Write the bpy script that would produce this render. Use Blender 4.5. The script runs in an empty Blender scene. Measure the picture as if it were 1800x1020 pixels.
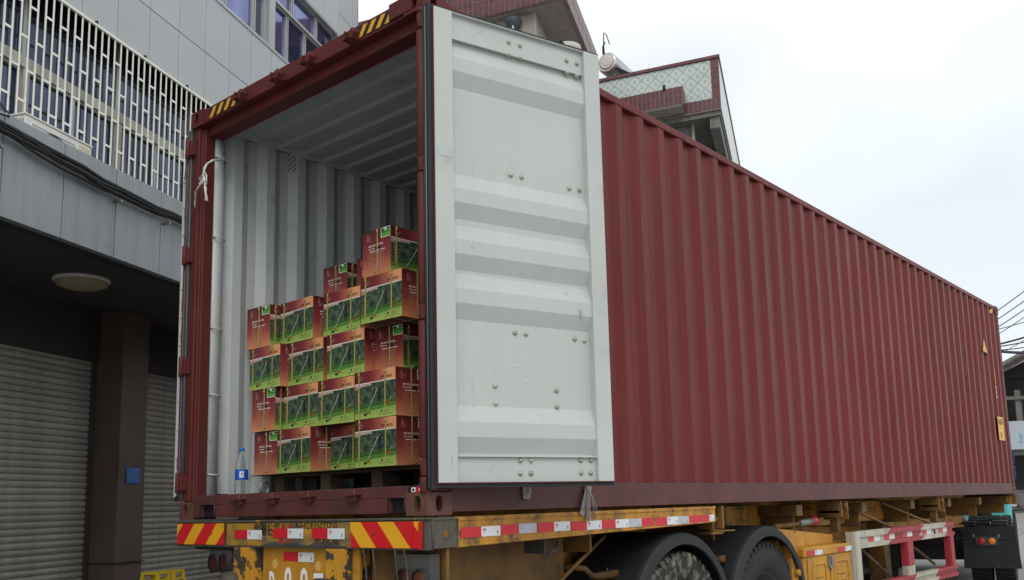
import bpy, math, random
from mathutils import Matrix, Vector
random.seed(11)
S = bpy.context.scene
COL = S.collection

# ------------------------------------------------------------------ camera
cam = bpy.data.cameras.new('camera')
cam_o = bpy.data.objects.new('camera', cam); COL.objects.link(cam_o)
cam.sensor_width = 36.0; cam.lens = 36 * 1610.653 / 1800
cam.shift_x = -(937.541 - 900) / 1800; cam.shift_y = (648.770 - 510) / 1800
cam.clip_start = .05; cam.clip_end = 2000
RR = [[0.7633611990, 0.6454477830, -0.0260161337], [-0.1138268316, 0.0947586753, -0.9889713068], [-0.6358640832, 0.7579036567, 0.1458043721]]
M = Matrix(((RR[0][0], -RR[1][0], -RR[2][0], 5.8954822), (RR[0][1], -RR[1][1], -RR[2][1], -3.2530290),
            (RR[0][2], -RR[1][2], -RR[2][2], 1.4644455), (0, 0, 0, 1)))
cam_o.matrix_world = M
S.camera = cam_o

# ------------------------------------------------------------------ world, sun, exposure
SUN_EL, SUN_AZ = math.radians(44), math.radians(132)      # azimuth clockwise from +Y
w = bpy.data.worlds.new('World'); S.world = w; w.use_nodes = True
nt = w.node_tree; nt.nodes.clear()
wo = nt.nodes.new('ShaderNodeOutputWorld'); bg = nt.nodes.new('ShaderNodeBackground'); bg.inputs[1].default_value = .1
sk = nt.nodes.new('ShaderNodeTexSky'); sk.sky_type = 'NISHITA'; sk.sun_disc = False
sk.sun_elevation = SUN_EL; sk.sun_rotation = SUN_AZ; sk.dust_density = 2.0; sk.air_density = 1.0
tc = nt.nodes.new('ShaderNodeTexCoord'); mp = nt.nodes.new('ShaderNodeMapping')
mp.inputs['Location'].default_value = (1.27, 2.31, .4); mp.inputs['Scale'].default_value = (1, 1, 1.5)
nz = nt.nodes.new('ShaderNodeTexNoise'); nz.inputs['Scale'].default_value = 1.5; nz.inputs['Detail'].default_value = 3; nz.inputs['Roughness'].default_value = .45
rp = nt.nodes.new('ShaderNodeValToRGB'); rp.color_ramp.elements[0].position = .40; rp.color_ramp.elements[1].position = .60
rp.color_ramp.elements[0].color = (.64, .64, .64, 1); rp.color_ramp.elements[1].color = (1, 1, 1, 1)
mx = nt.nodes.new('ShaderNodeMix'); mx.data_type = 'RGBA'
mx.inputs['B'].default_value = (12.1, 12.6, 12.7, 1)
L = nt.links.new
L(tc.outputs['Generated'], mp.inputs[0]); L(mp.outputs[0], nz.inputs[0]); L(nz.outputs[0], rp.inputs[0])
L(rp.outputs[0], mx.inputs['Factor']); L(sk.outputs[0], mx.inputs['A']); L(mx.outputs['Result'], bg.inputs[0]); L(bg.outputs[0], wo.inputs[0])

sl = bpy.data.lights.new('sun', 'SUN'); sl.energy = .95; sl.angle = math.radians(26); sl.color = (1, .96, .91)
so = bpy.data.objects.new('sun', sl); COL.objects.link(so)
sd = Vector((math.sin(SUN_AZ) * math.cos(SUN_EL), math.cos(SUN_AZ) * math.cos(SUN_EL), math.sin(SUN_EL)))
so.rotation_euler = (-sd).to_track_quat('-Z', 'Y').to_euler()
S.view_settings.view_transform = 'Standard'; S.view_settings.look = 'None'
S.view_settings.exposure = 0; S.view_settings.gamma = 1; S.view_settings.use_curve_mapping = False
S.render.engine = 'CYCLES'
S.cycles.max_bounces = 8; S.cycles.diffuse_bounces = 5; S.cycles.transparent_max_bounces = 12

# ------------------------------------------------------------------ materials
def newmat(name):
    m = bpy.data.materials.new(name); m.use_nodes = True
    t = m.node_tree; b = t.nodes['Principled BSDF']
    return m, t, b
def noise(t, scale, detail=4, rough=.55, vec=None, mscale=None, coord='Object'):
    tc = t.nodes.new('ShaderNodeTexCoord'); n = t.nodes.new('ShaderNodeTexNoise')
    n.inputs['Scale'].default_value = scale; n.inputs['Detail'].default_value = detail; n.inputs['Roughness'].default_value = rough
    if mscale:
        mpn = t.nodes.new('ShaderNodeMapping'); mpn.inputs['Scale'].default_value = mscale
        t.links.new(tc.outputs[coord], mpn.inputs[0]); t.links.new(mpn.outputs[0], n.inputs[0])
    else: t.links.new(tc.outputs[coord], n.inputs[0])
    return n.outputs[0]
def ramp(t, src, stops, interp='LINEAR'):
    r = t.nodes.new('ShaderNodeValToRGB'); r.color_ramp.interpolation = interp
    e = r.color_ramp.elements
    while len(e) < len(stops): e.new(.5)
    for i, (p, c) in enumerate(stops):
        e[i].position = p; e[i].color = (*c, 1) if len(c) == 3 else c
    if src is not None: t.links.new(src, r.inputs[0])
    return r.outputs[0]
def mix(t, fac, a, b, mode='MIX'):
    n = t.nodes.new('ShaderNodeMix'); n.data_type = 'RGBA'; n.blend_type = mode
    for key, val in (('Factor', fac), ('A', a), ('B', b)):
        s = n.inputs[key] if key == 'Factor' else [i for i in n.inputs if i.name == key and i.type == 'RGBA'][0]
        if hasattr(val, 'is_output'): t.links.new(val, s)
        elif key == 'Factor': s.default_value = val
        else: s.default_value = (*val, 1)
    return [o for o in n.outputs if o.type == 'RGBA'][0]
def math_(t, op, a, b=None, c=None):
    n = t.nodes.new('ShaderNodeMath'); n.operation = op
    for i, v in enumerate((a, b, c)):
        if v is None: continue
        if hasattr(v, 'is_output'): t.links.new(v, n.inputs[i])
        else: n.inputs[i].default_value = v
    return n.outputs[0]
def sc3(c, k): return tuple(min(1, x * k) for x in c)
def paint(name, col, rough=.5, var=.14, scale=3.0, dirt=None, streak=None, bump=0, bscale=60, metal=0, spec=.4, chips=None, rnd=0, scr=None):
    """worn paint: tone variation, soft dirt, vertical streaks, hard edged chips"""
    m, t, b = newmat(name)
    n = noise(t, scale, 5)
    c = ramp(t, n, [(.3, sc3(col, 1 - var)), (.7, sc3(col, 1 + var))])
    if streak:
        sn = noise(t, 1.0, 4, .6, mscale=(9, 9, .5)); f = ramp(t, sn, [(.45, (0, 0, 0)), (.75, (streak[1],) * 3)])
        c = mix(t, f, c, streak[0])
    if dirt:
        dn = noise(t, dirt[2], 6, .65); f = ramp(t, dn, [(dirt[1], (0, 0, 0)), (min(1, dirt[1] + .16), (dirt[3] if len(dirt) > 3 else .8,) * 3)])
        c = mix(t, f, c, dirt[0])
    if chips:
        dn = noise(t, chips[2], 5, .6); f = ramp(t, dn, [(chips[1], (0, 0, 0)), (chips[1] + .025, (1, 1, 1))])
        c = mix(t, f, c, chips[0])
    if scr:      # (colour, threshold, mapping scale, strength): thin directional scratches
        sn = noise(t, 1.0, 6, .7, mscale=scr[2]); f = ramp(t, sn, [(scr[1], (0, 0, 0)), (scr[1] + .03, (scr[3],) * 3)]); c = mix(t, f, c, scr[0])
    if rnd:
        oi = t.nodes.new('ShaderNodeObjectInfo'); mr = t.nodes.new('ShaderNodeMapRange'); mr.inputs[3].default_value = 1 - rnd; mr.inputs[4].default_value = 1 + rnd
        t.links.new(oi.outputs['Random'], mr.inputs[0]); cc = t.nodes.new('ShaderNodeCombineColor')
        for k in range(3): t.links.new(mr.outputs[0], cc.inputs[k])
        c = mix(t, 1, c, cc.outputs[0], 'MULTIPLY')
    t.links.new(c, b.inputs['Base Color'])
    b.inputs['Roughness'].default_value = rough; b.inputs['Metallic'].default_value = metal
    b.inputs['Specular IOR Level'].default_value = spec
    rn = noise(t, scale * 4, 3); rr = t.nodes.new('ShaderNodeMapRange')
    rr.inputs[3].default_value = rough - .1; rr.inputs[4].default_value = min(1, rough + .12)
    t.links.new(rn, rr.inputs[0]); t.links.new(rr.outputs[0], b.inputs['Roughness'])
    if bump:
        bn = noise(t, bscale, 4); bu = t.nodes.new('ShaderNodeBump'); bu.inputs['Strength'].default_value = bump; bu.inputs['Distance'].default_value = .01
        t.links.new(bn, bu.inputs['Height']); t.links.new(bu.outputs[0], b.inputs['Normal'])
    return m
def obj_var(t, c, rnd):
    oi = t.nodes.new('ShaderNodeObjectInfo'); mr = t.nodes.new('ShaderNodeMapRange'); mr.inputs[3].default_value = 1 - rnd; mr.inputs[4].default_value = 1 + rnd
    t.links.new(oi.outputs['Random'], mr.inputs[0]); cc = t.nodes.new('ShaderNodeCombineColor')
    for k in range(3): t.links.new(mr.outputs[0], cc.inputs[k])
    return mix(t, 1, c, cc.outputs[0], 'MULTIPLY')
def flat(name, col, rough=.5, **k): return paint(name, col, rough, var=.05, **k)

RUST = (.07, .04, .028); GRIME = (.05, .045, .04)
M_RED = paint('container_red_paint', (.140, .0205, .0195), .46, .15, .55, streak=((.16, .042, .038), .55), dirt=((.16, .055, .05), .60, 5, .4), bump=.10, bscale=2.2, spec=.2, chips=((.075, .035, .028), .735, 22), scr=((.24, .13, .12), .66, (3, 26, 1.1), .5))
M_FRAME = paint('container_frame_paint', (.108, .023, .022), .5, .16, 2.5, streak=((.07, .028, .024), .6), dirt=((.085, .05, .04), .58, 6, .6), chips=(RUST, .69, 14), spec=.2)
M_SILL = paint('scuffed_sill_paint', (.10, .030, .028), .55, .2, 3, dirt=((.05, .03, .026), .5, 5, .75), chips=((.08, .045, .035), .68, 11), bump=.1)
M_CAST = paint('corner_casting_paint', (.11, .045, .034), .6, .25, 5, dirt=((.11, .06, .035), .48, 8, .7), chips=((.16, .07, .035), .66, 16), bump=.15)
M_INNER = paint('container_inner_grey', (.52, .56, .57), .5, .05, 2, streak=((.5, .51, .5), .4), dirt=((.22, .19, .165), .60, 6, .6), scr=((.25, .22, .2), .665, (5, 3, 30), .7), chips=((.12, .08, .06), .72, 18))
M_ROOFSHADE = paint('roof_underside_shade', (.36, .39, .40), .55, .08, 2, dirt=((.2, .18, .16), .58, 6, .6))  # inner grey made darker: ceiling shade put into the colour, plus some dirt
M_DOOR = paint('door_inner_white', (.475, .50, .485), .42, .04, 1.3, streak=((.41, .435, .43), .3), dirt=((.33, .335, .32), .62, 5, .5), bump=.07, bscale=3, scr=((.33, .34, .33), .67, (14, 14, 2), .6), chips=((.22, .17, .12), .735, 20))
M_STILE = paint('door_stile_white', (.475, .50, .485), .42, .05, 1.5, dirt=((.30, .30, .28), .58, 5, .55), scr=((.30, .30, .29), .66, (20, 20, 2.5), .6), chips=((.2, .13, .09), .72, 16))
M_RUB = flat('black_rubber', (.016, .018, .022), .55)
M_RUBLINE = flat('grey_rubber_lip', (.16, .17, .18), .5)
M_HOLE = flat('dark_hollow', (.006, .006, .007), .9)
M_BOLT = paint('painted_bolt', (.40, .41, .36), .45, .2, 20, metal=.15, dirt=((.2, .15, .08), .55, 30, .7), rnd=.2)
M_STEEL = paint('bare_steel', (.22, .22, .21), .45, .25, 8, metal=.6, dirt=(RUST, .6, 9))
M_YEL = paint('chassis_yellow', (.47, .215, .022), .55, .16, 4, streak=((.15, .075, .022), .85), dirt=((.075, .05, .028), .50, 7, .85), chips=((.05, .038, .03), .64, 13), scr=((.055, .04, .03), .60, (6, 1.6, 14), .8), bump=.12)
M_YELC = paint('clean_yellow_paint', (.50, .24, .022), .5, .12, 3.5, streak=((.26, .12, .02), .6), dirt=((.16, .085, .02), .56, 7, .7), chips=((.05, .038, .03), .70, 14))
M_YELD = paint('grimy_yellow_brown', (.16, .080, .018), .65, .25, 2, dirt=((.05, .03, .015), .45, 3, .85), bump=.12)
M_BEAM = paint('beam_grey_primer', (.085, .078, .06), .65, .25, 5, dirt=((.05, .04, .03), .52, 7, .8), chips=((.45, .24, .02), .66, 6), bump=.15)
M_RFACE = paint('peeling_yellow_beam', (.38, .21, .022), .6, .15, 4, dirt=((.085, .08, .062), .47, 4.2, .95), chips=((.075, .07, .06), .60, 5), bump=.15)
M_POSTP = paint('peeling_yellow_post', (.50, .24, .018), .6, .15, 5, chips=((.055, .045, .035), .52, 9), bump=.2)
M_TRED = flat('tape_red', (.55, .018, .030), .35)
M_TWHITE = flat('tape_white', (.66, .68, .70), .35)
M_TSILV = flat('tape_silver', (.42, .45, .50), .35)
M_TAPEDK = flat('tape_print_dark', (.05, .08, .12), .5)
M_HRED = flat('hazard_red', (.56, .014, .018), .4)
M_HYEL = flat('hazard_yellow', (.72, .36, .018), .4)
M_AMB = flat('sticker_amber', (.66, .33, .03), .5)
M_BLACK = flat('print_black', (.012, .012, .012), .6)
M_WHITE = flat('print_white', (.75, .74, .72), .6)
M_CYEL = flat('strap_yellow', (.40, .36, .10), .45)
M_TYRE = paint('tyre_rubber', (.022, .022, .022), .85, .3, 6, dirt=((.25, .225, .18), .48, 13, .75), bump=.3)
M_TYREC = paint('clean_tyre_rubber', (.022, .022, .023), .8, .25, 6, dirt=((.06, .055, .05), .6, 6, .6))
M_RIM = paint('dusty_rim', (.05, .05, .047), .7, .2, 5, dirt=((.12, .11, .09), .6, 6, .6))
M_FEND = paint('black_plastic_fender', (.017, .019, .021), .55, .2, 2, dirt=((.06, .058, .052), .56, 5, .55), scr=((.07, .07, .065), .64, (4, 4, 1.2), .5), spec=.3)
M_DARK = paint('dark_underbody', (.02, .018, .016), .8, .3, 3)
M_GRED = paint('guard_red', (.31, .028, .040), .5, .12, 3, dirt=((.12, .04, .04), .62, 5, .6))
M_GWHT = paint('guard_white', (.47, .45, .37), .55, .1, 3, streak=((.2, .17, .12), .7), dirt=((.10, .08, .06), .57, 6, .85))
M_TURQ = paint('cab_turquoise', (.10, .50, .52), .35, .06, 2)
M_LRED = flat('lamp_red', (.40, .02, .035), .25)
M_LDRED = flat('dull_lamp_red', (.04, .008, .010), .35)
M_LAMB = flat('lamp_amber', (.70, .22, .03), .25)
M_LDAMB = flat('dull_lamp_amber', (.09, .028, .014), .4)
M_LBOX = paint('lamp_box_grey', (.055, .055, .052), .7, .2, 5)
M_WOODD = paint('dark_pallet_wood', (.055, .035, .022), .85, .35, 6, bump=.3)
M_PANEL = paint('alu_panel_grey', (.44, .465, .48), .5, .025, .7, streak=((.37, .385, .40), .3), spec=.3, rnd=.035)
M_FASC = paint('fascia_panel_grey', (.275, .30, .325), .55, .05, .9, streak=((.19, .20, .205), .65), dirt=((.17, .17, .165), .6, 2.5, .5), bump=.04, bscale=30, rnd=.04)
M_JOINT = flat('dark_joint', (.02, .02, .02), .9)
M_SOFF = paint('soffit_dark', (.045, .04, .038), .8, .15, 2)
M_PILL = paint('pillar_brown_stone', (.095, .068, .060), .6, .15, 3, bump=.05)
M_SHUT = paint('shutter_grey', (.345, .33, .305), .6, .10, 2, streak=((.22, .205, .19), .6), dirt=((.2, .185, .17), .55, 3, .6), metal=.1, rnd=.10)
M_GRILLE = paint('grille_white', (.78, .78, .70), .4, .05, 3, dirt=((.4, .38, .3), .68, 6, .5))
M_BAND = paint('window_band_white', (.50, .49, .44), .6, .12, 3, streak=((.16, .14, .1), .8))
M_ALU = paint('window_aluminium', (.42, .43, .43), .4, .08, 4, metal=.3)
def glass(name, col, rough=.06, metal=.8):
    m, t, b = newmat(name); n = noise(t, 1.6, 2)
    c = ramp(t, n, [(.35, sc3(col, .7)), (.65, sc3(col, 1.25))]); t.links.new(c, b.inputs['Base Color'])
    b.inputs['Roughness'].default_value = rough; b.inputs['Metallic'].default_value = metal
    return m
M_GLASS = glass('blue_coated_glass', (.20, .215, .42))
M_GLASSREFL = glass('dark_reflection_glass', (.075, .085, .20))  # copy of the blue glass, dark building reflection put into the tint
M_GLASSD = glass('dark_blue_glass', (.05, .064, .11), .08, .7)
M_ACW = paint('ac_white', (.62, .62, .58), .5, .06, 3, dirt=((.35, .33, .28), .6, 5, .5))
M_CABLE = flat('cable_black', (.018, .018, .02), .6)
M_CABLEG = flat('cable_grey', (.06, .06, .065), .6)
M_LAMPW = paint('lamp_diffuser', (.30, .265, .17), .5, .1, 4)
M_BLUEP = flat('plate_blue', (.03, .12, .36), .5)
M_PLBL = flat('plate_print', (.12, .26, .5), .5)
M_TILEB = paint('brown_glazed_tile', (.135, .05, .055), .35, .25, 7, dirt=((.10, .06, .06), .6, 4, .5))
M_GROUT = paint('tile_grout', (.30, .25, .25), .85, .1, 4)
M_CREAM = paint('cream_render', (.40, .375, .34), .85, .08, 2, streak=((.23, .21, .19), .6), bump=.15)
M_CONC = paint('stained_concrete', (.21, .205, .195), .9, .15, 1.5, streak=((.09, .085, .08), .7), bump=.15)
M_STEELS = paint('stainless', (.50, .485, .46), .28, .06, 6, metal=.9)
M_PIPE = flat('dark_pvc', (.05, .06, .07), .5)
M_BUCK = paint('white_plastic', (.55, .535, .49), .5, .05, 6)
M_OLD = paint('old_wall', (.16, .15, .14), .9, .25, 1.2, streak=((.07, .065, .06), .7))
M_ROOF = paint('old_roof_tile', (.085, .07, .065), .9, .35, 5)
M_OLDD = paint('old_dark', (.03, .03, .032), .9, .2, 2)
M_SIGNW = paint('sign_sheet', (.40, .45, .50), .6, .05, 2, dirt=((.15, .33, .5), .58, 2.2, .8))
M_CRATE = flat('crate_yellow', (.55, .42, .02), .45)
M_ROPE = paint('white_rope', (.66, .65, .62), .9, .15, 40)
M_TWINE = paint('grey_twine', (.30, .27, .26), .9, .2, 30)
M_KRAFT = paint('carton_top', (.10, .045, .035), .75, .2, 6)
M_BLUEC = flat('bottle_cap_blue', (.02, .17, .62), .4)
M_LABB = flat('bottle_label_blue', (.015, .09, .50), .35)
m, t, b = newmat('bottle_plastic')
b.inputs['Base Color'].default_value = (.88, .93, .96, 1); b.inputs['Transmission Weight'].default_value = .96
b.inputs['IOR'].default_value = 1.12; b.inputs['Roughness'].default_value = .04
M_PET = m
# ground concrete with slab joints
m, t, b = newmat('street_concrete')
tcn = t.nodes.new('ShaderNodeTexCoord'); br = t.nodes.new('ShaderNodeTexBrick')
br.offset = 0; br.inputs['Scale'].default_value = 1; br.inputs['Brick Width'].default_value = 4.5; br.inputs['Row Height'].default_value = 4.0
br.inputs['Mortar Size'].default_value = .012; br.inputs['Color1'].default_value = (1, 1, 1, 1); br.inputs['Color2'].default_value = (.93, .93, .93, 1); br.inputs['Mortar'].default_value = (.35, .35, .35, 1)
t.links.new(tcn.outputs['Object'], br.inputs[0])
c = ramp(t, noise(t, .7, 6), [(.3, (.29, .28, .265)), (.7, (.37, .36, .34))])
c = mix(t, ramp(t, noise(t, .35, 5, .7), [(.58, (0, 0, 0)), (.75, (.6, .6, .6))]), c, (.2, .19, .18))
t.links.new(mix(t, 1, c, br.outputs[0], 'MULTIPLY'), b.inputs['Base Color']); b.inputs['Roughness'].default_value = .85
bu = t.nodes.new('ShaderNodeBump'); bu.inputs['Strength'].default_value = .2; t.links.new(noise(t, 40, 5), bu.inputs['Height']); t.links.new(bu.outputs[0], b.inputs['Normal'])
M_GROUND = m
# patterned parapet tile: diagonal dotted lattice with a small motif in every diamond (flat print)
m, t, b = newmat('patterned_tile')
uvn = t.nodes.new('ShaderNodeTexCoord'); sp = t.nodes.new('ShaderNodeSeparateXYZ'); t.links.new(uvn.outputs['UV'], sp.inputs[0])
D = 1 / .30
p = math_(t, 'MULTIPLY', math_(t, 'ADD', sp.outputs[0], sp.outputs[1]), D); q = math_(t, 'MULTIPLY', math_(t, 'SUBTRACT', sp.outputs[0], sp.outputs[1]), D)
def near(a, wd):  # 1 close to integers
    fr = math_(t, 'FRACT', math_(t, 'ADD', a, .5)); return math_(t, 'LESS_THAN', math_(t, 'ABSOLUTE', math_(t, 'SUBTRACT', fr, .5)), wd)
def dots(a): return math_(t, 'LESS_THAN', math_(t, 'FRACT', math_(t, 'MULTIPLY', a, 7)), .62)
def dbl(a): return math_(t, 'SUBTRACT', near(a, .085), near(a, .03))
l1 = math_(t, 'MULTIPLY', dbl(p), dots(q)); l2 = math_(t, 'MULTIPLY', dbl(q), dots(p))
fp = math_(t, 'SUBTRACT', math_(t, 'FRACT', p), .5); fq = math_(t, 'SUBTRACT', math_(t, 'FRACT', q), .5)
rad = math_(t, 'SQRT', math_(t, 'ADD', math_(t, 'MULTIPLY', fp, fp), math_(t, 'MULTIPLY', fq, fq)))
ring = math_(t, 'LESS_THAN', math_(t, 'ABSOLUTE', math_(t, 'SUBTRACT', rad, .12)), .035)
ring = math_(t, 'MULTIPLY', ring, math_(t, 'GREATER_THAN', math_(t, 'ABSOLUTE', math_(t, 'SUBTRACT', fp, fq)), .06))
msk = math_(t, 'MAXIMUM', math_(t, 'MAXIMUM', l1, l2), ring)
basec = ramp(t, noise(t, 2.5, 3), [(.3, (.46, .54, .52)), (.7, (.56, .62, .60))])
t.links.new(mix(t, math_(t, 'MULTIPLY', msk, .85), basec, (.10, .115, .12)), b.inputs['Base Color']); b.inputs['Roughness'].default_value = .3
M_PATT = m
# carton print: product picture (forest, lawn, red/orange head band)
m, t, b = newmat('carton_picture')
uvn = t.nodes.new('ShaderNodeTexCoord'); sp = t.nodes.new('ShaderNodeSeparateXYZ'); t.links.new(uvn.outputs['UV'], sp.inputs[0])
U, V = sp.outputs[0], sp.outputs[1]
fn = noise(t, 9, 8, .7, coord='UV'); fine = noise(t, 26, 6, .75, coord='UV')
tr = noise(t, 1, 3, .6, mscale=(26, 2.2, 1), coord='UV')
forest = mix(t, ramp(t, fn, [(.44, (0, 0, 0)), (.70, (1, 1, 1))]), (.018, .040, .026), (.135, .205, .115))
forest = mix(t, ramp(t, fine, [(.52, (0, 0, 0)), (.74, (.6, .6, .6))]), forest, (.13, .19, .10))
forest = mix(t, ramp(t, tr, [(.60, (0, 0, 0)), (.68, (.8, .8, .8))]), forest, (.012, .020, .014))
wav = math_(t, 'ADD', V, math_(t, 'MULTIPLY', math_(t, 'SUBTRACT', fn, .5), .10))
wav = math_(t, 'SUBTRACT', wav, math_(t, 'MULTIPLY', math_(t, 'SUBTRACT', U, .5), .10))
grass = mix(t, ramp(t, wav, [(.0, (.30, .42, .08)), (.16, (.19, .33, .055)), (.19, (.075, .20, .03)), (.235, (.10, .24, .04)), (.25, (.035, .11, .025)), (.31, (.05, .135, .03))]), (0, 0, 0), (0, 0, 0)) if False else ramp(t, wav, [(.0, (.42, .54, .14)), (.15, (.27, .43, .085)), (.18, (.075, .20, .03)), (.235, (.11, .25, .045)), (.25, (.03, .10, .022)), (.31, (.05, .135, .03))])
grass = mix(t, ramp(t, fine, [(.35, (.25, .25, .25)), (.65, (0, 0, 0))]), grass, (.03, .08, .02))
picc = mix(t, math_(t, 'GREATER_THAN', wav, .325), grass, forest)
# pale wedge under the head line at the left
wedge = math_(t, 'MULTIPLY', math_(t, 'GREATER_THAN', V, math_(t, 'ADD', math_(t, 'MULTIPLY', U, .25), .62)), math_(t, 'LESS_THAN', U, .42))
picc = mix(t, math_(t, 'MULTIPLY', wedge, .75), picc, (.50, .26, .22))
band = ramp(t, U, [(0, (.085, .014, .015)), (.40, (.20, .028, .034)), (.66, (.42, .12, .08)), (.85, (.72, .34, .16)), (1, (.70, .30, .13))])
picc = mix(t, math_(t, 'GREATER_THAN', V, math_(t, 'ADD', .742, math_(t, 'MULTIPLY', U, .012))), picc, band)
lineb = math_(t, 'LESS_THAN', math_(t, 'ABSOLUTE', math_(t, 'SUBTRACT', V, math_(t, 'ADD', .742, math_(t, 'MULTIPLY', U, .012)))), .010)
picc = mix(t, lineb, picc, (.72, .68, .62))
wear = ramp(t, noise(t, 5, 6, .7), [(.62, (0, 0, 0)), (.8, (.3, .3, .3))]); picc = mix(t, wear, picc, (.3, .24, .18))
picc = obj_var(t, picc, .12); t.links.new(picc, b.inputs['Base Color']); b.inputs['Roughness'].default_value = .38
M_PIC = m
m, t, b = newmat('carton_spec_side')
uvn = t.nodes.new('ShaderNodeTexCoord'); sp = t.nodes.new('ShaderNodeSeparateXYZ'); t.links.new(uvn.outputs['UV'], sp.inputs[0])
c = ramp(t, sp.outputs[1], [(0, (.60, .26, .11)), (.14, (.50, .165, .085)), (.40, (.28, .05, .042)), (.72, (.18, .024, .027)), (1, (.075, .014, .015))])
c = mix(t, ramp(t, noise(t, 5, 6, .7), [(.6, (0, 0, 0)), (.8, (.25, .25, .25))]), c, (.3, .2, .15))
c = obj_var(t, c, .12); t.links.new(c, b.inputs['Base Color']); b.inputs['Roughness'].default_value = .38
M_SPEC = m
M_PINK = flat('print_rose', (.72, .27, .23), .5); M_PGREY = flat('print_grey', (.24, .20, .22), .5)
M_PALE = flat('print_pale', (.60, .42, .36), .5); M_LINE = flat('print_thin_line', (.52, .26, .19), .5)
M_GREEN = flat('print_green', (.10, .36, .045), .5); M_GREEND = flat('print_dark_green', (.03, .14, .025), .5)
M_MAN = flat('print_dark_figure', (.018, .022, .028), .5); M_PRED = flat('print_red', (.38, .045, .03), .5)
M_ORNG = flat('print_orange', (.62, .24, .06), .5)

# ------------------------------------------------------------------ mesh builder
_tc = {}
def text_mesh(s, bold=0):
    if s in _tc: return _tc[s]
    cu = bpy.data.curves.new('lettering', 'FONT'); cu.body = s; cu.size = 1; cu.resolution_u = 2; cu.offset = .018
    o = bpy.data.objects.new('lettering', cu); COL.objects.link(o); bpy.context.view_layer.update()
    me = bpy.data.meshes.new_from_object(o)
    vs = [(v.co.x, v.co.y) for v in me.vertices]; fs = [tuple(p.vertices) for p in me.polygons]
    bpy.data.objects.remove(o); bpy.data.meshes.remove(me); bpy.data.curves.remove(cu)
    x0 = min(v[0] for v in vs); x1 = max(v[0] for v in vs); y0 = min(v[1] for v in vs); y1 = max(v[1] for v in vs)
    _tc[s] = ([((x - x0) / (x1 - x0), (y - y0) / (y1 - y0)) for x, y in vs], fs); return _tc[s]

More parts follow.
